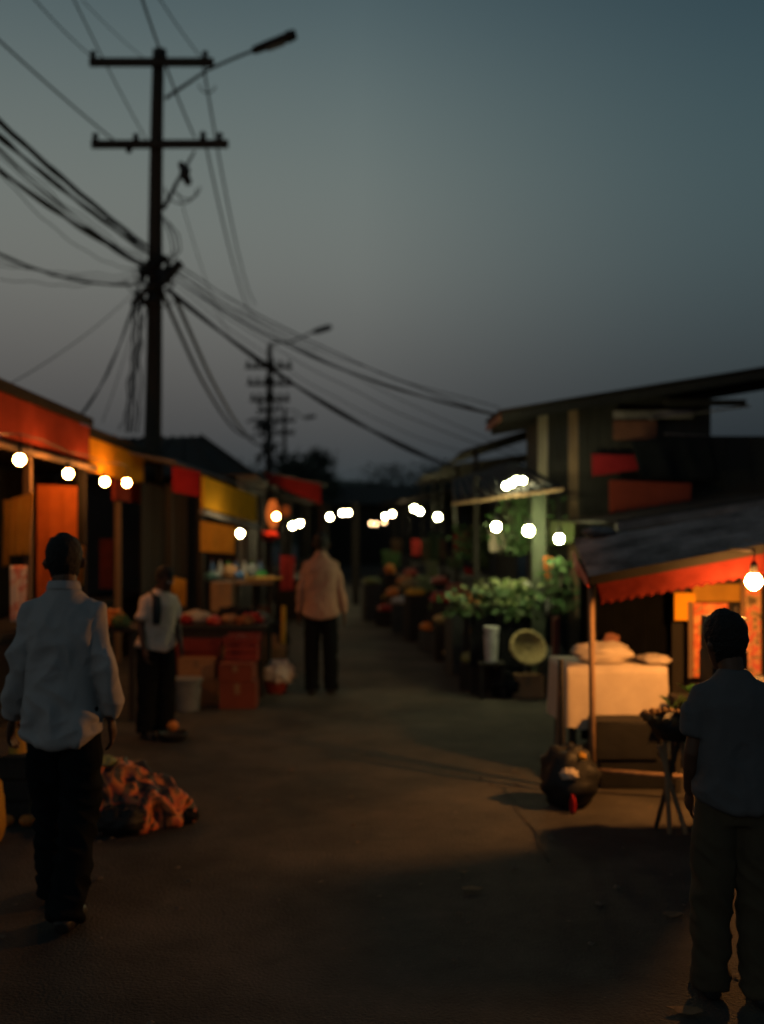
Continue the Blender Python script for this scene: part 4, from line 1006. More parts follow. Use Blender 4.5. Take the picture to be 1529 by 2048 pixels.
hang('cloth_banner', 1098, 1040, 1150, 1044, 1148, 1086, 1100, 1090, VY + 0.5, leaf_pale, 'olive cloth hanging behind the right bulb of three', 'cloth')

def leafy(name, c, n, spread, L, W, m, label, cat='greens', up=0.5, group=None, stem=True):
    """bunch of bent leaf blades, each with its own edges"""
    t = thing(name, label, cat, tuple(c), 0, group)
    me = None
    for i in range(n):
        a = random.uniform(0, 2 * pi); e = random.uniform(up * 0.3, up * 1.5); l_ = L * random.uniform(.7, 1.15); w_ = W * random.uniform(.7, 1.2)
        d = Vector((cos(a) * cos(e), sin(a) * cos(e), sin(e))); s_ = Vector((-sin(a), cos(a), 0))
        o0 = Vector((random.uniform(-spread, spread), random.uniform(-spread, spread) * .7, random.uniform(0.0, spread * .6)))
        bm = bmesh.new(); prev = None
        for k in range(6):
            tt = k / 5; wd = w_ * sin(pi * min(1, 0.08 + tt * 0.9)) ** 0.8
            p = o0 + d * l_ * tt + Vector((0, 0, -0.35 * l_ * tt * tt))
            r3 = [bm.verts.new(p - s_ * wd), bm.verts.new(p + Vector((0, 0, -0.25 * wd))), bm.verts.new(p + s_ * wd)]
            if prev:
                bm.faces.new((prev[0], prev[1], r3[1], r3[0])); bm.faces.new((prev[1], prev[2], r3[2], r3[1]))
            prev = r3
        bmesh.ops.solidify(bm, geom=bm.faces[:], thickness=0.003)
        for v in bm.verts: v.co.z = max(v.co.z, 0.003)
        lk('leaf', bm, m, t, smooth=True, world=False)
    return t
for i, (px_, Y_, m_, lb) in enumerate(((985, 10.75, leaf_m, 'dark leafy bunch at the left of the vegetable table'), (1015, 10.8, leaf_pale, 'pale leafy bunch left of the white cabbage'), (1040, 11.05, leaf_m, 'green leafy bunch at the back of the vegetable table'), (1075, 11.1, leaf_m, 'leafy bunch behind the green post'), (1112, 10.8, leaf_m, 'leafy bunch at the right end of the vegetable table'), (1128, 10.7, leaf_pale, 'bright leafy bunch farthest right on the vegetable table'))):
    leafy('leafy_greens', (X(px_, Y_), Y_, 0.921), 14, 0.09, 0.26, 0.05, m_, lb, up=0.9)
sack('cabbage', (X(1042, 10.7), 10.7, 0.921), 0.13, 0.12, 0.12, leaf_pale, 'big pale cabbage heap in the middle of the vegetable table', 'cabbage', 0.3, 4, 40)
sack('cabbage', (X(1056, 10.62), 10.6, 1.03), 0.09, 0.08, 0.08, pl_white, 'white bag lying on the cabbage by the green post', 'bag', 0.35, 4, 41)
crt = fruit_proto('carrot_heap_piece', 0.03, orange_fr, 'orange vegetable in the heap at the left of the vegetable table', 'vegetable', 'orange vegetables on the stall')
crt.name = 'carrot'
heap(crt, (X(955, 10.8), 10.8, 0.921), 4, 5, 0.06, 3)
# bundles leaning in front
for i, (px_, py_, ax, m_, lb) in enumerate(((1095, 1215, 0.6, pl_white, 'white radish bundle jutting right from the table front'), (1062, 1216, -0.5, leaf_pale, 'pale stalk bundle at the table front'), (930, 1210, -0.7, leaf_pale, 'pale stalk bundle hanging at the left table corner'))):
    p = P(px_, py_, VY - 0.08); d = Vector((ax, -0.1, 0.75)).normalized() * 0.14
    bm = bmesh.new()
    for k in range(4):
        o_ = Vector((0.022 * (k - 1.5), 0.015 * (k % 2), 0)); limb(bm, [p - d + o_, p + o_, p + d + o_ * 1.8], [0.012, 0.022, 0.016], 7)
    tag(lk('vegetable_bundle', bm, m_, None, loc=tuple(p), smooth=True), lb, 'vegetable bundle')
# white tub on stool
pv = Vector((X(983, 10.3), 10.3, 0))
stl = thing('wooden_stool', 'dark stool under the pale tub before the vegetable table', 'stool', tuple(pv))
lk('seat', bx(pv.x - .13, pv.x + .13, 10.17, 10.43, 0.34, 0.37), wood_dark, stl)
for sx in (-.11, .11):
    for sy in (-.11, .11): lk('leg', bx(pv.x + sx - .015, pv.x + sx + .015, 10.3 + sy - .015, 10.3 + sy + .015, 0, .338), wood_dark, stl)
bucket((pv.x, 10.3, 0.371), 0.08, 0.36, pl_white, 'pale tall tub on a dark stool before the vegetable table', 'tub', 'tub')
# round woven basket leaning, face to the street
def basket(c, r, tilt, label, m=straw, cat='basket', depth=0.10):
    t = thing('woven_basket', label, cat, tuple(c)); t.rotation_euler = (tilt, 0, 0.15)
    n = 28
    for k in range(7):
        rr = r * (0.25 + 0.75 * (k / 6)); zz = depth * (k / 6) ** 2
        bm = bmesh.new(); limb(bm, [(rr * cos(2 * pi * i / n), rr * sin(2 * pi * i / n), zz + 0.006 * (1 if i % 2 else -1)) for i in range(n + 1)], 0.014 if k < 6 else 0.02, 6); lk('woven_ring', bm, m, t, world=False)
    bm = bmesh.new()
    for i in range(14):
        a = 2 * pi * i / 14; limb(bm, [(0.2 * r * cos(a), 0.2 * r * sin(a), 0.0), (0.6 * r * cos(a), 0.6 * r * sin(a), depth * .3), (r * cos(a), r * sin(a), depth)], 0.009, 5)
    lk('spoke', bm, m, t, world=False)
    bm = bmesh.new(); lathe(bm, [(0.01, -0.012), (r * .6, depth * .3 - .016), (r * 0.97, depth - 0.016), (r * 0.95, depth - 0.006), (r * .6, depth * .3 - .008), (0.01, -0.004)], n=24); lk('basket_base', bm, m, t, world=False)
    return t
basket(P(1052, 1302, 10.2), 0.175, R(62), 'round shallow woven basket leaning on the ground before the vegetable stall')
cartonbox(X(1022, 10.35), X(1085, 10.35), 10.24, 10.38, 0.0, 0.24, carton, 'low carton propping up the woven basket')
sack('black_bag', (X(1108, 10.4), 10.38, 0), 0.17, 0.16, 0.28, black_plastic, 'tall black sack on the road right of the woven basket', 'sack', 0.3, 3, 44)
sack('grain_sack', (X(1008, 10.35), 10.3, 0), 0.13, 0.12, 0.14, dark_cloth, 'dark sack left of the woven basket', 'sack', 0.3, 3, 45)
tag(lk('wooden_post', bx(X(1106, 9.6), X(1118, 9.6), 9.57, 9.63, 0, Z(1235, 9.6)), mat('reddish_post', (0.12, 0.03, 0.02), 0.8), None, loc=(X(1112, 9.6), 9.6, 0)), 'short reddish post between the woven basket and the kiosk', 'post')


# climbing plant and hanging greens at the corner of the building
def foliage(name, px0, px1, py0, py1, Y, n, m, label, cat, dep=0.18, sz=(.025, .06), group=None):
    c = P((px0 + px1) / 2, py1, Y); t = thing(name, label, cat, tuple(c), 0, group)
    bm = bmesh.new(); stems = bmesh.new()
    for i in range(9):
        x0_ = random.uniform(px0, px1); limb(stems, [P(x0_, py0, Y), P(x0_ + random.uniform(-12, 12), (py0 + py1) / 2, Y - random.uniform(0, dep)), P(x0_ + random.uniform(-14, 14), py1, Y)], .006, 5)
    lk('stem', stems, bark, t)['kind'] = 'stuff'
    for i in range(n):
        p = P(random.gauss((px0 + px1) / 2, (px1 - px0) * .27), random.uniform(py0, py1), Y + random.gauss(0, dep * .6)); s_ = random.uniform(*sz)
        u_ = Vector((random.gauss(0, 1), random.gauss(0, .6), random.gauss(-.4, .8))).normalized(); w_ = u_.cross(Vector((random.gauss(0, .4), 1, random.gauss(0, .4)))).normalized()
        q = [bm.verts.new(p - u_ * s_), bm.verts.new(p + w_ * s_ * .5), bm.verts.new(p + u_ * s_), bm.verts.new(p - w_ * s_ * .5)]; bm.faces.new(q)
    lk('foliage', bm, m, t)['kind'] = 'stuff'
foliage('climbing_plant', 1000, 1095, 985, 1110, 10.95, 420, leaf_m, 'leafy climbing plant on the building corner behind the three bulbs', 'plant')
foliage('hanging_greens', 905, 985, 1050, 1120, 11.8, 160, leaf_m, 'dark hanging greens left of the left bulb of three', 'greens', .1)
foliage('potted_plant', 1095, 1150, 1120, 1230, 10.2, 200, leaf_m, 'bushy green plant at the right end of the vegetable table', 'plant', .12)
foliage('loose_greens', 950, 1120, 1160, 1210, 10.5, 170, leaf_pale, 'loose mound of pale greens along the vegetable table front', 'greens', .12, (.03, .07))
foliage('loose_greens', 930, 1110, 1180, 1235, 10.42, 170, leaf_m, 'dark leaves hanging over the front edge of the vegetable table', 'greens', .06, (.03, .08))
# fruit stands further down the right side
FG = 'fruit on the far right stands'
fp_o = fruit_proto('orange', 0.045, orange_fr, 'orange in a heap on the far right fruit stands', 'orange', FG)
fp_t = fruit_proto('tomato', 0.042, tomato, 'tomato in a heap on the far right fruit stands', 'tomato', 'tomatoes on the far right stands')
fp_g = fruit_proto('lime', 0.042, leaf_pale, 'lime in a heap on the far right fruit stands', 'lime', 'limes on the far right stands')
def stand(px, Y, w, label, items):
    x = X(px, Y); t = thing('fruit_stand', label, 'stand', (x, Y, 0))
    lk('table_top', bx(x - w, x + w, Y - .35, Y + .35, 0.70, 0.74), wood_dark, t)
    lk('front_board', bx(x - w, x + w, Y - .372, Y - .352, 0.40, 0.73), wood_dark, t)
    for sx in (-1, 1):
        for sy in (-.3, .3): lk('leg', bx(x + sx * (w - .05) - .025, x + sx * (w - .05) + .025, Y + sy - .025, Y + sy + .025, 0, .698), wood_dark, t)
    for k, pr_ in enumerate(items):
        heap(pr_, (x - w + (k + .5) * 2 * w / len(items), Y - .1, .741), 4, 4, 0.08, 2)
stand(925, 14.2, 0.45, 'fruit stand just left of the vegetable stall', [fp_t, fp_o, fp_g])
stand(880, 16.6, 0.5, 'fruit stand second beyond the vegetable stall', [fp_g, fp_t])
stand(845, 19.4, 0.5, 'fruit stand third beyond the vegetable stall', [fp_o, fp_g, fp_t])
stand(800, 23.5, 0.5, 'fruit stand farthest beyond the vegetable stall', [fp_o, fp_t])
hang('cloth_banner', 852, 1120, 876, 1121, 876, 1152, 853, 1153, 17.2, leaf_pale, 'small light green cloth hanging at the far right fruit stands', 'cloth')
hang('cloth_banner', 893, 1112, 930, 1116, 926, 1136, 896, 1138, 15.0, leaf_m, 'green cloth hanging left of the vegetable stall', 'cloth')
hang('cloth_banner', 928, 1132, 950, 1140, 950, 1152, 930, 1148, 13.6, red_cloth, 'small red rag hanging left of the vegetable table', 'cloth')
sack('cloth_bundle', (X(780, 20), 20, 0.9), 0.09, 0.09, 0.1, orange_fr, 'round orange bundle on a stand near the street end', 'bundle', 0.2, 3, 50)
tag(lk('wooden_stand', bx(X(770, 20), X(792, 20), 19.9, 20.1, 0, 0.9), wood_dark, None, loc=(X(780, 20), 20, 0)), 'dark box stand under the round orange bundle', 'stand')

# clutter that fills the right edge of the lane
ordn = ['first', 'second', 'third', 'fourth', 'fifth', 'sixth', 'seventh', 'eighth', 'ninth', 'tenth', 'eleventh', 'twelfth']
cl_m = [black_plastic, dark_cloth, mat('sack_brown', (0.07, 0.05, 0.03), 0.9), mat('sack_green', (0.035, 0.048, 0.028), 0.9), mat('sack_grey', (0.06, 0.06, 0.056), 0.9)]
cl_n = ['black', 'very dark', 'brown', 'dark green', 'grey']
for i in range(12):
    Y_ = 11.6 + i * 1.05; px_ = 985 - 19 * i + random.uniform(-8, 8); k = (i * 3) % 5; hh = random.uniform(.16, .32)
    sack('produce_sack', (X(px_, Y_), Y_, 0), random.uniform(.17, .26), .2, hh, cl_m[k], ordn[i] + ' of the sacks along the right lane edge counted from the vegetable stall, ' + cl_n[k], 'sack', .3, 3, 90 + i, 'sacks along the right lane edge')
for i in range(9):
    Y_ = 12.2 + i * 1.3; px_ = 1010 - 26 * i; w_ = random.uniform(.18, .3); k = i % 3
    crate(X(px_, Y_) - w_ / 2, X(px_, Y_) + w_ / 2, Y_ - .2, Y_ + .1, 0.0, random.uniform(.25, .34), [wood_dark, pl_red if i == 4 else wood_dark, pl_green if i == 5 else wood_mid][k], ordn[i] + ' of the crates on the right lane edge counted from the vegetable stall', 0.2 * (i % 3 - 1), 'crates on the right lane edge')
gar = [leaf_m, dark_cloth, mat('olive_cloth', (0.10, 0.10, 0.045), 0.9), mat('brown_cloth', (0.10, 0.06, 0.03), 0.9), red_cloth]
gn = ['green', 'black', 'olive', 'brown', 'dark red']
for i in range(11):
    Y_ = 12.6 + i * 1.2; px_ = 962 - 18 * i; h0 = 1062 + 3 * i + random.uniform(-14, 14); wv = random.uniform(11, 19); hv = random.uniform(26, 62)
    hang('hanging_cloth', px_ - wv, h0, px_ + wv, h0 + 2, px_ + wv * .9, h0 + hv, px_ - wv * .9, h0 + hv, Y_, gar[(i * 2) % 5], ordn[i] + ' of the cloths hanging along the right stalls counted from the vegetable stall, ' + gn[(i * 2) % 5], 'cloth', fold=0.03, nu=10, nv=8, seed=i)
for i in range(4):
    bk_ = basket((X(905 - 38 * i, 14.0 + 2.4 * i), 13.3 + 2.4 * i, 0.02), .2, 0, ordn[i] + ' shallow basket on the road along the right stalls counted from the vegetable stall')
    sack('produce_heap', (X(905 - 38 * i, 14.0 + 2.4 * i), 13.3 + 2.4 * i, 0.05), .15, .15, .07, [leaf_m, orange_fr, leaf_pale, tomato][i], ['green leaves', 'orange produce', 'pale greens', 'red produce'][i] + ' heaped in a basket on the road along the right stalls', 'produce', .3, 5, 120 + i)
cm2 = [leaf_pale, pl_white, orange_fr, leaf_m, tomato, banana_m, straw]
cn2 = ['pale green', 'whitish', 'orange', 'green', 'red', 'yellow', 'straw coloured']
for i in range(16):
    Y_ = 10.9 + .62 * i; x0_ = X(968 - 15 * i + (18 if i % 2 else -14), Y_); k = (i * 5) % 7; hz_ = .28 + .22 * (i % 3)
    cartonbox(x0_ - .17, x0_ + .17, Y_ - .15, Y_ + .15, 0, hz_, [wood_dark, mat('umber_box', (0.09, 0.06, 0.04), 0.9), mat('dim_grey_box', (0.05, 0.055, 0.055), 0.8), wood_dark][i % 4], ['near', 'middle', 'far'][i // 6] + ' box on the right lane edge topped with ' + cn2[k] + ' goods, ' + ordn[i % 6] + ' of its six', 'goods_box', .25 * (i % 3 - 1), 'boxes along the right lane edge')
    sack('goods_heap', (x0_, Y_, hz_ + .001), .15, .13, .06 + .03 * (i % 2), cm2[k], cn2[k] + ' goods on the ' + ordn[i % 6] + ' of the ' + ['near', 'middle', 'far'][i // 6] + ' boxes on the right lane edge', 'goods', .4, 4.5, 200 + i, 'goods heaped along the right lane edge')
sack('dark_heap', (X(776, 21), 21, 0), .32, .3, .45, dark_cloth, 'dark covered heap on the road near the street end', 'heap', .3, 2.5, 130)

# ------------------------------------------------------------------ kiosk, right
KY = 6.25
tK = thing('food_kiosk', 'food kiosk with grey corrugated awning and scalloped red valance', 'kiosk', (2.4, 6.8, 0))
FL = Vector((X(1180, KY), KY, Z(1156, KY))); ex = Vector((0.985, -0.10, 0.19)); 
FR = FL + ex * 2.3
BL = Vector((X(1150, 7.6), 7.6, Z(1094, 7.6))); BR = BL + ex * 2.3
nS = 4
for k in range(nS):
    a_, b_ = FL.lerp(BL, k / nS), FL.lerp(BL, (k + 1) / nS + 0.03); c_, d_ = FR.lerp(BR, (k + 1) / nS + 0.03), FR.lerp(BR, k / nS)
    up_ = Vector((0, 0, 0.006 * k))
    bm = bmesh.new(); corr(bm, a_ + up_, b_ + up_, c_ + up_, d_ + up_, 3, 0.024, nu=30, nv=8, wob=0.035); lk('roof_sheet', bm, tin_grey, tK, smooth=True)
dn = Vector((0, -0.012, 0))
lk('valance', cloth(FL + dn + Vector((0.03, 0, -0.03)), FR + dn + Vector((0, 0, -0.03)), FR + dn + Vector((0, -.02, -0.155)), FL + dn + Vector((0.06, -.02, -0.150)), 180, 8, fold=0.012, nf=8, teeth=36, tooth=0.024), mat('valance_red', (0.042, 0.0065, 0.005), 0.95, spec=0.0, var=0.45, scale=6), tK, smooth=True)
lk('edge_board', board((FL.x - .01, FL.y - .035), (FR.x, FR.y - .035), FL.z - .045, FL.z + .012, FR.z - .045, FR.z + .012, 0.015), mat('tarred_wood', (0.006, 0.006, 0.006), 0.95, spec=0.05), tK)
lk('front_rail', tube([FL + Vector((0, 0.02, -0.035)), FR + Vector((0, 0.02, -0.035))], 0.022, 8), wood_dark, tK)
lk('lamp_bracket', tube([P(1508, 1164, 5.8) + Vector((0, 0, .185)), P(1508, 1164, 5.8) + Vector((0.01, .42, .19))], 0.012, 6), iron, tK)
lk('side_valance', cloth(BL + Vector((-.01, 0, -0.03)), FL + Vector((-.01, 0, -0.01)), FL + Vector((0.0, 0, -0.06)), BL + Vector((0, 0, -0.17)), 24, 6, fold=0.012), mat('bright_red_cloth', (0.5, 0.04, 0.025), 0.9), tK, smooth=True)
lp = Vector((X(1186, KY + .2), KY + .2, 0))
lk('post', tube([lp, lp + Vector((-.004, 0, .7)), lp + Vector((-.012, 0, FL.z - 0.03))], 0.021, 10), wood_mid, tK, smooth=True)
lk('post', tube([BL + Vector((0.15, -.05, -BL.z)), BL + Vector((0.12, -.05, -.04))], 0.022, 8), wood_dark, tK)
for xx_, yy_ in ((3.5, 6.1), (3.6, 7.5)):
    lk('post', tube([(xx_, yy_, 0), (xx_, yy_, 1.78 if yy_ < 7 else 1.95)], 0.024, 8), wood_mid, tK)
lk('lower_rail', tube([lp + Vector((0, 0, 0.155)), Vector((2.6, 6.15, 0.145))], 0.017, 8), wood_mid, tK, smooth=True)
# back boards, carrying the prints
def slab(px0, px1, py0, py1, Y, m, name, th=0.02, dyr=0.0): 
    return lk(name, bx(X(px0, Y), X(px1, Y), Y, Y + th, Z(py1, Y), Z(py0, Y), bevel=0.002), m, tK)
slab(1345, 1620, 1100, 1420, 7.50, wood_dark, 'back_wall', 0.03)
slab(1350, 1391, 1186, 1241, 7.36, yellow_board, 'yellow_panel')
slab(1386, 1486, 1168, 1203, 7.40, yellow_cloth, 'yellow_header')
slab(1378, 1387, 1204, 1356, 7.34, wood_mid, 'frame_board')
slab(1483, 1490, 1160, 1356, 7.30, wood_mid, 'frame_board')
lk('dark_tarp', cloth((X(1165, 7.66), 7.70, 1.54), (X(1345, 7.66), 7.66, 1.58), (X(1345, 7.66), 7.66, 0.1), (X(1165, 7.66), 7.70, 0.1), 20, 10, fold=0.02), mat('black_tarp', (0.0045, 0.005, 0.0055), 0.95, spec=0.03), tK)
lk('counter', bx(2.42, 3.4, 6.75, 7.28, 0.56, 0.60), wood_dark, tK)
lk('counter_front', bx(2.43, 3.39, 6.76, 6.78, 0.0, 0.559), wood_dark, tK)
def sheetprint(px0, px1, py0, py1, Y, m, label):
    c = P((px0 + px1) / 2, py1, Y)
    return tag(lk('poster', cloth(P(px0, py0, Y), P(px1, py0, Y), P(px1, py1, Y), P(px0, py1, Y), 10, 14, thick=0.003, fold=0.003), m, None, loc=tuple(c)), label, 'poster')
sheetprint(1388, 1456, 1206, 1354, 7.34, poster_a, 'orange and cream printed poster at the back of the kiosk behind the head')
sheetprint(1491, 1522, 1172, 1352, 7.28, poster_b, 'cream and pink flowered poster below the kiosk bulb')
bm = bmesh.new(); pm = P(1472, 1232, 7.36)
mr_ = thing('oval_mirror', 'small oval mirror between the two kiosk posters', 'mirror', tuple(pm))
limb(bm, [pm + Vector((0.035 * cos(t), -0.01, 0.085 * sin(t))) for t in [i * 2 * pi / 24 for i in range(25)]], 0.008, 6); lk('mirror_frame', bm, iron, mr_)
bm = bmesh.new(); bmesh.ops.create_circle(bm, cap_ends=True, segments=24, radius=1.0)
for v in bm.verts: v.co = pm + Vector((0.034 * v.co.x, -0.006, 0.084 * v.co.y))
gl = mat('mirror_glass', (0.6, 0.55, 0.5), 0.15, metal=0.9, bump=0.0); lk('mirror_glass', bm, gl, mr_)

# table with white cloth
TY = 6.85
tx0, tx1 = X(1134, TY), X(1337, TY)
tt = thing('side_table', 'narrow wooden table under the white cloth by the kiosk post', 'table', ((tx0 + tx1) / 2, TY + .3, 0))
lk('table_top', bx(tx0 + .02, tx1 - .02, TY + .02, TY + .62, 0.73, 0.757), wood_dark, tt)
for x_ in (tx0 + .05, tx1 - .05):
    for y_ in (TY + .05, TY + .57): lk('leg', bx(x_ - .02, x_ + .02, y_ - .02, y_ + .02, 0, .728), wood_dark, tt)
bm = bmesh.new()
x0, x1, y0, y1, zt = tx0, tx1, TY, TY + .64, 0.77
per = []
N = 120
def perim(s):
    w_, d_ = x1 - x0, y1 - y0; Lp = 2 * (w_ + d_); s = (s % 1) * Lp
    if s < w_: return Vector((x0 + s, y0, 0)), Vector((0, -1, 0))
    s -= w_
    if s < d_: return Vector((x1, y0 + s, 0)), Vector((1, 0, 0))
    s -= d_
    if s < w_: return Vector((x1 - s, y1, 0)), Vector((0, 1, 0))
    s -= w_
    return Vector((x0, y1 - s, 0)), Vector((-1, 0, 0))
rows = []
for j in range(9):
    row = []
    for i in range(N):
        p, n_ = perim(i / N); t_ = j / 8
        fo = 0.014 * t_ * noise.noise(Vector((i * 0.22, t_, 3))) + 0.02 * t_
        bot = 0.36 + 0.05 * noise.noise(Vector((i * 0.1, 1, 2)))
        row.append(bm.verts.new(Vector((p.x, p.y, zt - (zt - bot) * t_ - 0.006 * noise.noise(Vector((i * .3, 0, 9))))) + n_ * fo))
    rows.append(row)
for a_, b_ in zip(rows, rows[1:]):
    for i in range(N): bm.faces.new((a_[i], a_[(i + 1) % N], b_[(i + 1) % N], b_[i]))
cap = bm.faces.new(rows[0]); bmesh.ops.triangulate(bm, faces=[cap])
tag(lk('tablecloth', bm, white_cloth, None, loc=((x0 + x1) / 2, TY + .3, 0.78), smooth=True), 'white cloth draped over the table by the kiosk post', 'tablecloth')
sack('white_bag', (X(1205, 7.1), 7.1, 0.775), 0.19, 0.14, 0.075, white_cloth, 'long cloth bag lying on the white table', 'bag', 0.3, 2.5, 60)
sack('folded_cloth', (X(1303, 7.1), 7.05, 0.775), 0.10, 0.13, 0.032, white_cloth, 'folded white cloth at the right end of the white table', 'cloth', 0.35, 3, 61)
sack('goods_bag', (X(1222, 7.6), 7.6, 0.795), 0.06, 0.05, 0.07, mat('brownish_pink', (0.36, 0.16, 0.10), 0.8), 'small pinkish bag behind the white table', 'bag', 0.3, 3, 62)
stb = thing('wooden_stool', 'dark stand behind the white table under the pinkish bag', 'stand', (X(1222, 7.6), 7.62, 0))
lk('seat', bx(X(1222, 7.6) - .15, X(1222, 7.6) + .15, 7.56, 7.65, .76, .794), wood_dark, stb)
for sx in (-.12, .12): lk('leg', bx(X(1222, 7.6) + sx - .02, X(1222, 7.6) + sx + .02, 7.57, 7.64, 0, .758), wood_dark, stb)
# thin dark pole left of cloth
tag(lk('leaning_pole', tube([(X(1128, 6.45), 6.45, 0), P(1122, 1318, 6.5)], 0.018, 8), iron, None, loc=(X(1128, 6.45), 6.45, 0)), 'thin dark pole standing at the left side of the white table', 'pole')
tag(lk('leaning_pole', tube([(X(1112, 6.6), 6.6, 0), P(1120, 1330, 6.65)], 0.012, 8), wood_mid, None, loc=(X(1112, 6.6), 6.6, 0)), 'slim pale stick leaning left of the dark pole', 'stick')
# dark box before table
cartonbox(X(1190, 6.6), X(1312, 6.6), 6.56, 6.80, 0.20, 0.45, black_plastic, 'upper black box in front of the white cloth', 'dark_box')
cartonbox(X(1200, 6.6), X(1330, 6.6), 6.58, 7.1, 0.0, 0.198, black_plastic, 'black box on the road under the white table', 'dark_box')
# sack with small colourful things
sp = Vector((X(1142, 6.15), 6.2, 0))
sack('refuse_sack', sp, 0.16, 0.15, 0.19, black_plastic, 'bulging black sack on the road at the kiosk post foot', 'sack', 0.28, 3, 70)
sack('paper_scrap', sp + Vector((-.03, -.145, 0.19)), 0.045, 0.02, 0.035, white_cloth, 'crumpled pale paper on the black sack', 'paper', 0.5, 4, 71)
sack('paper_scrap', sp + Vector((.06, -.09, 0.30)), 0.022, 0.02, 0.022, yellow_cloth, 'small yellow scrap on top of the black sack', 'paper', 0.5, 4, 72)
sack('red_bottle', sp + Vector((-.02, -.20, 0.0)), 0.02, 0.02, 0.06, dkred, 'small red bottle standing before the black sack', 'bottle', 0.15, 3, 73)
# big basin on crossed legs
bc = Vector((X(1353, 5.6), 5.6, 0.63))
gr = thing('grill_basin', 'wide black basin with ragged rim on crossed wooden legs behind the person in grey', 'grill', (bc.x, bc.y, 0))
bm = bmesh.new(); lathe(bm, [(0.04, -.10), (0.11, -.09), (0.155, -.02), (0.18, 0.03), (0.168, 0.03), (0.14, -.02), (0.10, -.07), (0.04, -.08)], bc, 32); lk('basin_body', bm, iron, gr, smooth=True)
bm = bmesh.new()
for i in range(26):
    a = 2 * pi * i / 26; r_ = 0.174 + random.uniform(-.012, .01); p = bc + Vector((r_ * cos(a), r_ * sin(a), 0.03)); ell(bm, p, 0.022, 0.022, random.uniform(.014, .028), 7, 5, 0.1)
lk('rim_pieces', bm, mat('charred_corn', (0.10, 0.055, 0.02), 0.8), gr)
for (a_, b_) in (((1312, 1655), (1362, 1470)), ((1372, 1650), (1318, 1490)), ((1340, 1610), (1330, 1480)), ((1395, 1640), (1362, 1480))):
    p0 = P(a_[0], a_[1], 5.70 if a_[0] < 1340 else 5.6); p0.z = 0.0; p1 = P(b_[0], b_[1], 5.6); lk('leg', tube([p0, p1], 0.014, 7), wood_dark if a_[0] < 1320 else wood_mid, gr)
cu = thing('blocker_cupboard', 'added dark cupboard blocking the kiosk bulb light, hidden behind the person in grey', 'cupboard', (2.6, 5.62, 0))  # added out of sight to keep the kiosk bulb off the foreground road
lk('blocker_body', bx(1.99, 3.3, 5.45, 5.76, 0.0, 0.83), wood_dark, cu); lk('blocker_top', bx(1.97, 3.32, 5.43, 5.78, 0.832, 0.86), wood_dark, cu)
cartonbox(1.94, 2.13, 5.46, 5.68, 0.861, 1.04, black_plastic, 'lower added black box blocking the kiosk bulb light behind the person in grey', 'dark_box')  # this box and the next are added blockers that lengthen the foreground shadow
cartonbox(1.945, 2.125, 5.47, 5.68, 1.042, 1.225, black_plastic, 'upper added black box blocking the kiosk bulb light behind the head of the person in grey', 'dark_box')
for k in range(3): lk('door', bx(2.01 + .43 * k, 2.42 + .43 * k, 5.435, 5.448, 0.06, 0.80), wood_dark, cu)
# leaves
leafy('banana_leaf', P(1385, 1388, 6.7), 4, 0.02, 0.17, 0.04, mat('bright_leaf', (0.10, 0.36, 0.10), 0.5), 'bright green leaves at the left of the orange poster', 'leaves', up=0.7)
lst = thing('wooden_stand', 'dark stand holding the bright green leaves', 'stand', (X(1385, 6.7), 6.72, 0)); zz = P(1385, 1388, 6.7).z
lk('board', bx(X(1340, 6.7), X(1440, 6.7), 6.6, 6.74, zz - .03, zz - .002), wood_dark, lst)
for sx in (1345, 1435): lk('leg', bx(X(sx, 6.7) - .015, X(sx, 6.7) + .015, 6.65, 6.69, 0, zz - .031), wood_dark, lst)
leafy('leafy_greens', P(1355, 1418, 6.5) + Vector((0, 0, 0)), 8, 0.05, 0.14, 0.025, leaf_m, 'dark green herb bunch beside the black basin', up=0.8)
lsd = thing('wooden_stand', 'small dark stand under the herb bunch', 'stand', (X(1355, 6.5), 6.5, 0)); zz = P(1355, 1418, 6.5).z
lk('board', bx(X(1325, 6.5), X(1385, 6.5), 6.42, 6.56, zz - .03, zz - .002), wood_dark, lsd)
lk('leg', bx(X(1350, 6.5), X(1360, 6.5), 6.48, 6.52, 0, zz - .031), wood_dark, lsd)
# lower roof strip and bundle above the kiosk
tL = thing('awning', 'low tin awning with pale edge between kiosk and tall building', 'awning', (3.0, 9.0, 0))
a_, b_ = P(1232, 1046, 8.6), P(1620, 985, 8.6)
bm = bmesh.new(); corr(bm, a_, b_, b_ + Vector((0, 2.4, 0.05)), a_ + Vector((0, 2.4, 0.05)), 14, 0.014, nu=84, nv=4); lk('roof_sheet', bm, tin_dark, tL, smooth=True)
lk('edge_board', board((a_.x, a_.y - .02), (b_.x, b_.y - .02), a_.z - 0.075, a_.z + 0.0, b_.z - .075, b_.z), tin_grey, tL)
for x_ in (a_.x + .1, b_.x - .1): lk('post', bx(x_ - .03, x_ + .03, 8.7, 8.76, 0, a_.z - .03), wood_dark, tL)
sack('tarp_bundle', P(1198, 1072, 7.55) , 0.11, 0.10, 0.035, mat('grey_tarp', (0.16, 0.16, 0.17), 0.7), 'grey bundle lying on the back edge of the kiosk awning', 'bundle', 0.4, 3, 80)

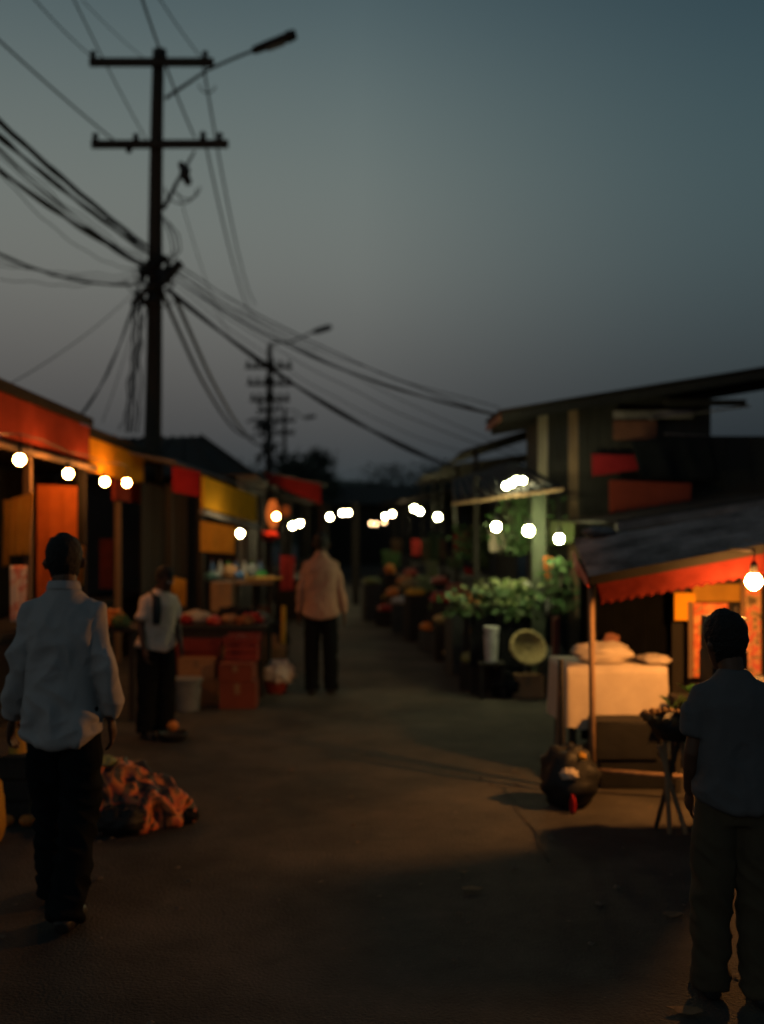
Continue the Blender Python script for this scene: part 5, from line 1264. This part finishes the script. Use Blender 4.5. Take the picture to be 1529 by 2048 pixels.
# ------------------------------------------------------------------ litter on the road
for i, (px_, py_, s_, lb) in enumerate(((927, 1749, 0.035, 'small brown scrap, farther of two on the open road'), (942, 1783, 0.06, 'pale flat scrap, nearer of two on the open road'), (1347, 1836, 0.06, 'flat scrap on the dark road left of the beige trousers'), (1372, 2028, 0.07, 'scrap on the road by the foot of the person in grey'))):
    Y_ = EYE * F / (py_ - 1070); p = Vector((X(px_, Y_), Y_, 0.012))
    bm = bmesh.new(); n = 9
    vs_ = [bm.verts.new(p + Vector((s_ * cos(2 * pi * k / n) * random.uniform(.6, 1.1), 0.5 * s_ * sin(2 * pi * k / n) * random.uniform(.6, 1.1), random.uniform(0, .012)))) for k in range(n)]
    f = bm.faces.new(vs_); bmesh.ops.triangulate(bm, faces=[f]); bmesh.ops.solidify(bm, geom=bm.faces[:], thickness=0.002)
    tag(lk('paper_scrap', bm, mat('dull_scrap', (0.13, 0.085, 0.05), 0.9), None, loc=tuple(p)), lb, 'litter')

bm = bmesh.new()
for i in range(420):
    Y_ = random.uniform(3.2, 16); x_ = random.gauss(0.1, 1.1) if i % 3 else random.choice((-1, 1)) * random.uniform(1.0, 1.9); p = Vector((x_, Y_, 0.009)); s_ = random.uniform(.006, .024); n = random.randint(4, 6); a0 = random.uniform(0, 6)
    vs_ = [bm.verts.new(p + Vector((s_ * cos(a0 + 2 * pi * k / n) * random.uniform(.5, 1.2), s_ * sin(a0 + 2 * pi * k / n) * random.uniform(.5, 1.2), random.uniform(0, .008)))) for k in range(n)]
    tp = bm.verts.new(p + Vector((0, 0, s_ * .6)))
    for k in range(n): bm.faces.new((vs_[k], vs_[(k + 1) % n], tp))
o = lk('grit', bm, mat('grit_stone', (0.12, 0.095, 0.07), 0.9), None, loc=(0, 8, 0)); tag(o, 'scattered grit and small trodden litter on the road', 'grit', kind='stuff')

# ------------------------------------------------------------------ trees
def tree(px, Y, top_py, wid, label, seed, group=None):
    rnd = random.Random(seed); b = Vector((X(px, Y), Y, 0)); H_ = Z(top_py, Y)
    t = thing('tree', label, 'tree', tuple(b), 0, group)
    bm = bmesh.new(); limb(bm, [b, b + Vector((.1, 0, H_ * .3)), b + Vector((0.0, 0, H_ * .75))], [.2, .15, .05], 8)
    tips = []
    for i in range(7):
        a = rnd.uniform(0, 6.28); z0 = H_ * rnd.uniform(.3, .7); p1 = b + Vector((cos(a) * wid * rnd.uniform(.4, .9), sin(a) * wid * .8, z0 + H_ * rnd.uniform(.1, .28)))
        limb(bm, [b + Vector((.05, 0, z0)), p1], [.07, .02], 6); tips.append(p1)
    lk('trunk', bm, bark, t)
    bm = bmesh.new()
    for i in range(2200):
        c = rnd.choice(tips + [b + Vector((0, 0, H_ * .85))]); sp_ = wid * 0.34
        p = c + Vector((rnd.gauss(0, sp_), rnd.gauss(0, sp_), rnd.gauss(0, sp_ * .7)))
        if p.z > H_ * 1.03 or p.z < H_ * .3: continue
        s_ = rnd.uniform(.07, .16); u_ = Vector((rnd.gauss(0, 1), rnd.gauss(0, 1), rnd.gauss(0, 1))).normalized(); w_ = u_.orthogonal().normalized()
        q = [bm.verts.new(p + u_ * s_), bm.verts.new(p + w_ * s_ * .5), bm.verts.new(p - u_ * s_), bm.verts.new(p - w_ * s_ * .5)]; bm.faces.new(q)
    cr = lk('crown', bm, tree_leaf, t)
tree(575, 47, 895, 1.5, 'dark bushy tree right at the foot of the second pole', 1)
tree(610, 52, 905, 1.4, 'dark tree right of the tree at the second pole', 2)
tree(648, 58, 888, 1.0, 'thin tall tree silhouette rightmost beyond the left roofs', 3)
tree(520, 44, 925, 1.2, 'low dark tree left of the second pole', 4)
tree(800, 66, 935, 2.6, 'low dark tree beyond the far end of the street', 5)
tree(900, 40, 925, 1.6, 'low dark tree behind the right hand sheds', 6)

# ------------------------------------------------------------------ people
def head_secs(k):
    return [(z * k, cy * k, rx * k, ry * k) for (z, cy, rx, ry) in
            ((0.0, .052, .026, .022), (.012, .046, .043, .042), (.045, .022, .058, .070), (.08, .008, .068, .086), (.12, 0, .0745, .096), (.16, -.004, .0745, .097), (.192, -.006, .064, .083), (.214, -.007, .042, .056), (.226, -.007, .012, .016))]
def person(label, loc, H, rz, shoulders, elbows, wrists, hips, knees, ankles, shirt, trousers, sleeve='long', hem=0.80, head_rot=(0, 0, 0), lean=0.0, girth=1.0, fingers=True, voxel=0.006, foldamp=1.0, seed=0.0, collar=True, shoes=True, pants_r=1.0, head_k=1.0):
    """joints in a 1.70 m body, facing +y, x to its right"""
    k = H / 1.7
    t = thing('person', label, 'person', loc, rz)
    V = lambda p: Vector(p) * k
    bend = lambda p: Vector((p[0], p[1] + lean * max(0, p[2] - 0.9), p[2]))
    def tors(bm, secs, n=28):
        rings = []
        for (z, rx, ry) in secs:
            c = bend((0, 0, z))
            ring = []
            for i in range(n):
                a = 2 * pi * i / n; ca, sa = cos(a), sin(a)
                e = 0.82
                ring.append((c + Vector((rx * girth * math.copysign(abs(ca) ** e, ca), ry * girth * math.copysign(abs(sa) ** e, sa), 0))) * k)
            rings.append(ring)
        loft(bm, rings)
    neck = bend((0, 0.0, 1.46)); hb = bend((0, 0.02, 1.475))
    hm = Matrix.Translation(hb * k) @ Matrix.Rotation(head_rot[2], 4, 'Z') @ Matrix.Rotation(head_rot[0], 4, 'X') @ Matrix.Rotation(head_rot[1], 4, 'Y') @ Matrix.Scale(head_k, 4)
    # ---- body
    bm = bmesh.new()
    tors(bm, [(.86, .145, .095), (.95, .15, .10), (1.08, .135, .09), (1.2, .145, .098), (1.32, .155, .095), (1.39, .13, .075), (1.44, .075, .06)])
    limb(bm, [bend((0, -.01, 1.38)) * k, bend((0, 0, 1.44)) * k, hm @ (Vector((0, -.005, .06)) * k)], [.062 * k, .055 * k, .055 * k], 14)
    rings = [[hm @ Vector((rx * cos(2 * pi * i / 20), cy + ry * sin(2 * pi * i / 20), z)) for i in range(20)] for (z, cy, rx, ry) in head_secs(k)]
    loft(bm, rings)
    limb(bm, [hm @ (Vector((0, .085, .115)) * k), hm @ (Vector((0, .108, .082)) * k), hm @ (Vector((0, .095, .07)) * k)], [.008 * k, .013 * k, .012 * k], 8)
    limb(bm, [hm @ (Vector((-.02, .082, .05)) * k), hm @ (Vector((0, .09, .05)) * k), hm @ (Vector((.02, .082, .05)) * k)], [.006 * k, .011 * k, .006 * k], 8)
    for s in (-1, 1):
        limb(bm, [hm @ (Vector((s * .077, -.008, .125)) * k), hm @ (Vector((s * .085, -.018, .105)) * k), hm @ (Vector((s * .079, -.004, .075)) * k)], [.009 * k, .015 * k, .008 * k], 8, 0.6)
    for s in (0, 1):
        sh, elb, wr = bend(shoulders[s]), bend(elbows[s]), bend(wrists[s])
        limb(bm, [sh * k, sh.lerp(elb, .5) * k, elb * k, elb.lerp(wr, .35) * k, wr * k], [.050 * k, .043 * k, .036 * k, .038 * k, .026 * k], 14)
        hd = (wr - elb).normalized(); sd = 1 if s else -1
        inw = Vector((-sd, 0, 0)); across = Vector((0, 1, 0)); across = (across - hd * across.dot(hd)).normalized(); palm_n = hd.cross(across) * (1 if s else -1)
        if palm_n.dot(inw) < 0: palm_n = -palm_n
        limb(bm, [wr * k, (wr + hd * .04) * k, (wr + hd * .09) * k], [.026 * k, .038 * k, .036 * k], 12, 0.5, side=across)
        if fingers:
            for f in range(4):
                b0 = wr + hd * .085 + across * (.030 - .0205 * f)
                L = (.075, .085, .078, .06)[f]
                c1 = b0 + hd * L * .45 + palm_n * L * .08; c2 = c1 + hd * L * .32 + palm_n * L * .22; c3 = c2 + hd * L * .15 + palm_n * L * .25
                limb(bm, [(b0 - hd * .02) * k, c1 * k, c2 * k, c3 * k], [.0095 * k, .0085 * k, .008 * k, .006 * k], 8)
            b0 = wr + hd * .025 + across * .03
            limb(bm, [(b0 - across * .01) * k, (b0 + across * .018 + hd * .03 + palm_n * .012) * k, (b0 + across * .022 + hd * .058 + palm_n * .025) * k], [.013 * k, .010 * k, .007 * k], 8)
        hp, kn, an = Vector(hips[s]), Vector(knees[s]), Vector(ankles[s])
        limb(bm, [hp * k, hp.lerp(kn, .5) * k, kn * k, kn.lerp(an, .35) * k, an * k], [.075 * k, .065 * k, .05 * k, .05 * k, .034 * k], 14)
        limb(bm, [(an + Vector((0, -.05, -.045))) * k, (an + Vector((0, .0, -.03))) * k, (an + Vector((0.01 * sd, .08, -.05))) * k, (an + Vector((.015 * sd, .15, -.062))) * k], [.028 * k, .04 * k, .036 * k, .022 * k], 12)
    b2 = remesh(bm, voxel, 3)
    body = lk('body', b2, skin, t, smooth=True, world=False)
    # ---- hair
    bm = bmesh.new(); n = 40; hs = head_secs(k); rings = []
    m_ = 26
    for j in range(m_ + 1):
        zt = (0.02 + (0.236 - 0.02) * j / m_) * k
        for q in range(len(hs) - 1):
            if hs[q][0] <= zt <= hs[q + 1][0] or q == len(hs) - 2:
                tt_ = min(1, max(0, (zt - hs[q][0]) / (hs[q + 1][0] - hs[q][0]))); break
        a_, b_ = hs[q], hs[q + 1]
        cy, rx, ry = (a_[i] + (b_[i] - a_[i]) * tt_ for i in (1, 2, 3))
        if j == m_: rx, ry = .004 * k, .004 * k
        elif zt > hs[-1][0]: rx, ry = .02 * k, .025 * k
        ring = []
        for i in range(n):
            a = 2 * pi * i / n; fr_ = sin(a)
            line = (0.165 if fr_ > .35 else (0.118 if fr_ > -0.02 else (.085 if fr_ > -.3 else 0.02))) * k
            th = .007 * k * min(1, .45 + (zt - line) / (.05 * k)) if zt > line else -.010 * k
            if zt > line: th += .006 * k * noise.noise(Vector((cos(a) * 9, sin(a) * 9, zt * 60 + seed)))
            ring.append(hm @ Vector(((rx + th) * cos(a), cy + (ry + th) * sin(a), zt + (th if j > m_ - 5 else 0))))
        rings.append(ring)
    loft(bm, rings)
    b2 = remesh(bm, 0.005 if voxel < .009 else .008, 1, lambda v: .003 * noise.noise(v * 160))
    lk('hair', b2, hair_m, t, smooth=True, world=False)
    # ---- trousers
    bm = bmesh.new()
    tors(bm, [(.80, .155, .105), (.88, .158, .108), (.96, .150, .10), (1.03, .14, .095)])
    for s in (0, 1):
        hp, kn, an = Vector(hips[s]), Vector(knees[s]), Vector(ankles[s]); q = pants_r
        limb(bm, [(hp + Vector((0, 0, .06))) * k, hp.lerp(kn, .4) * k, kn * k, kn.lerp(an, .5) * k, (an + Vector((0, 0, -.035))) * k], [.078 * k * q, .088 * k * q, .076 * k * q, .072 * k * q, .074 * k * q], 16)
    b2 = remesh(bm, max(voxel, .008), 3, lambda v: foldamp * .010 * min(1, max(0, (.80 - v.z / k) * 6)) * (1 - 2 * abs(noise.noise(Vector((v.x * 9, v.y * 9, v.z * 14 + v.x * 10 + seed))))))
    lk('trousers', b2, trousers, t, smooth=True, world=False)
    # ---- shirt
    bm = bmesh.new()
    tors(bm, [(hem, .196, .138), (hem + .08, .186, .130), (1.0, .168, .118), (1.1, .166, .114), (1.22, .174, .12), (1.32, .176, .118), (1.375, .158, .10), (1.415, .118, .084), (1.445, .084, .072), (1.475, .064, .062)])
    for s in (0, 1):
        sh, elb, wr = bend(shoulders[s]), bend(elbows[s]), bend(wrists[s])
        inn = sh + Vector((-.06 if s else .06, 0, .012))
        if sleeve == 'long':
            limb(bm, [inn * k, sh * k, sh.lerp(elb, .5) * k, elb * k, elb.lerp(wr, .4) * k, elb.lerp(wr, .8) * k, elb.lerp(wr, .97) * k], [.058 * k, .056 * k, .048 * k, .042 * k, .041 * k, .038 * k, .034 * k], 16)
        else:
            limb(bm, [inn * k, sh * k, sh.lerp(elb, .4) * k, sh.lerp(elb, .72) * k], [.070 * k, .069 * k, .066 * k, .068 * k], 16)
    def folds(v):
        z = v.z / k
        w = 1.0 - min(1, max(0, (z - 1.0) / .4)) * .6
        if abs(v.x) / k > .2: w = 1.1
        n1 = 1 - 2.2 * abs(noise.noise(Vector((v.x * 5 + v.z * 2.0 + seed, v.y * 5, v.z * 6 - v.x * 5))))
        n2 = 1 - 2.2 * abs(noise.noise(Vector((v.x * 13 - v.z * 4, v.y * 10 + seed, v.z * 10 + v.x * 6))))
        return max(-.002, foldamp * w * (.010 * n1 + .005 * n2))
    b2 = remesh(bm, max(voxel, .007), 14, folds)
    # curved shirt tail
    zb = (hem + .002) * k
    for v in b2.verts:
        if v.co.z < (hem + .12) * k and abs(v.co.x) < .22 * k:
            f_ = 1 - (v.co.z - zb) / (.12 * k); v.co.z += .05 * k * min(1, max(0, f_)) * (v.co.x / (.18 * k)) ** 2
    sh_o = lk('shirt', b2, shirt, t, smooth=True, world=False)
    if collar:
        bm = bmesh.new(); c = bend((0, .002, 1.468)) * k
        rings = []
        for (r_, z_) in ((.071, -.012), (.066, .018), (.0645, .030), (.069, .026), (.078, -.006)):
            rings.append([c + Vector((r_ * k * cos(2 * pi * i / 28), r_ * k * 1.02 * sin(2 * pi * i / 28), z_ * k + .006 * k * sin(2 * pi * i / 28) * -1)) for i in range(28)])
        loft(bm, rings, cap=False); lk('collar', bm, shirt, sh_o, smooth=True, world=False)
    if shoes:
        for s in (0, 1):
            an = Vector(ankles[s]); sd = 1 if s else -1; bm = bmesh.new()
            limb(bm, [(an + Vector((0, -.075, -.055))) * k, (an + Vector((0, -.04, -.045))) * k, (an + Vector((0.005 * sd, .05, -.05))) * k, (an + Vector((.015 * sd, .13, -.058))) * k, (an + Vector((.018 * sd, .185, -.068))) * k], [.03 * k, .046 * k, .050 * k, .045 * k, .022 * k], 14)
            b2 = remesh(bm, .008, 2)
            for v in b2.verts: v.co.z = max(v.co.z, (an.z - .088) * k)
            lk('shoe', b2, shoe_m, t, smooth=True, world=False)
    for s in (-1, 1):
        bm = bmesh.new(); ell(bm, hm @ (Vector((s * .03, .086, .112)) * k), .011 * k, .011 * k, .011 * k, 10, 8); lk('eye', bm, mat('eye_white', (0.6, 0.58, 0.55), 0.2, bump=0), t, smooth=True, world=False)
    return t, hm, k, bend

SH = [(-.136, 0, 1.362), (.136, 0, 1.362)]
# man in white, front left
Y_ = 4.42
person('man in untucked white long sleeved shirt walking away at the left front', (X(128, Y_), Y_, 0), 1.675, 0.0,
       SH, [(-.190, -.03, 1.11), (.192, -.035, 1.11)], [(-.250, .06, .875), (.200, .05, .87)],
       [(-.085, 0, .88), (.085, 0, .88)], [(-.085, .10, .48), (.075, .0, .47)], [(-.075, .14, .088), (.075, -.22, .10)],
       shirt_white, trouser_black, hem=.775, head_rot=(R(-4), R(-2), R(14)), voxel=.0055, seed=3.0, foldamp=2.1, girth=.90)
# person in cream t-shirt
Y_ = 8.3
pB, hmB, kB, bendB = person('person in cream t-shirt with dark scarf standing at the goods table', (X(312, Y_), Y_, 0), 1.42, R(-140),
       SH, [(-.205, .02, 1.12), (.20, .03, 1.11)], [(-.19, .15, .93), (.19, .12, .90)],
       [(-.085, 0, .88), (.085, 0, .88)], [(-.10, .02, .48), (.09, .0, .48)], [(-.10, 0, .088), (.10, -.02, .088)],
       shirt_cream, trouser_black, sleeve='short', hem=.86, head_rot=(R(-22), 0, R(20)), lean=.16, voxel=.0075, seed=8.0, collar=False, pants_r=1.25, girth=1.03)
bm = bmesh.new()
pth = [(.075, -.02, 1.455), (.085, .095, 1.40), (.095, .140, 1.28), (.09, .142, 1.14)]
limb(bm, [bendB(p) * kB for p in pth], [.035 * kB, .045 * kB, .05 * kB, .04 * kB], 10, 0.3); lk('scarf', bm, mat('slate_cloth', (0.035, 0.04, 0.045), 0.95), pB, smooth=True, world=False)
# man in pink
Y_ = 10.5
person('man in pinkish shirt and dark trousers standing mid street with his back turned', (X(643, Y_), Y_, 0), 1.70, R(-4),
       SH, [(-.21, -.02, 1.10), (.21, -.02, 1.10)], [(-.235, .05, .86), (.235, .04, .86)],
       [(-.085, 0, .88), (.085, 0, .88)], [(-.10, .02, .48), (.095, .0, .48)], [(-.10, 0, .088), (.10, .04, .088)],
       shirt_pink, trouser_black, hem=.80, head_rot=(R(-10), 0, R(6)), voxel=.008, seed=13.0)
# person in grey, front right
Y_ = 3.60
person('person in dark grey t-shirt and beige trousers at the right edge facing the kiosk', (X(1472, Y_), Y_, 0), 1.37, R(-4),
       [(-.128, 0, 1.36), (.128, 0, 1.36)], [(-.185, .01, 1.10), (.185, .0, 1.10)], [(-.17, .13, .90), (.17, .14, .90)],
       [(-.085, 0, .88), (.085, 0, .88)], [(-.10, .02, .48), (.09, -.0, .48)], [(-.105, .03, .088), (.095, -.05, .088)],
       shirt_grey, trouser_beige, sleeve='short', hem=.86, head_rot=(R(-10), R(-6), R(16)), lean=.08, voxel=.0055, seed=21.0, collar=False, girth=.93, pants_r=1.1, foldamp=1.3, head_k=1.14)
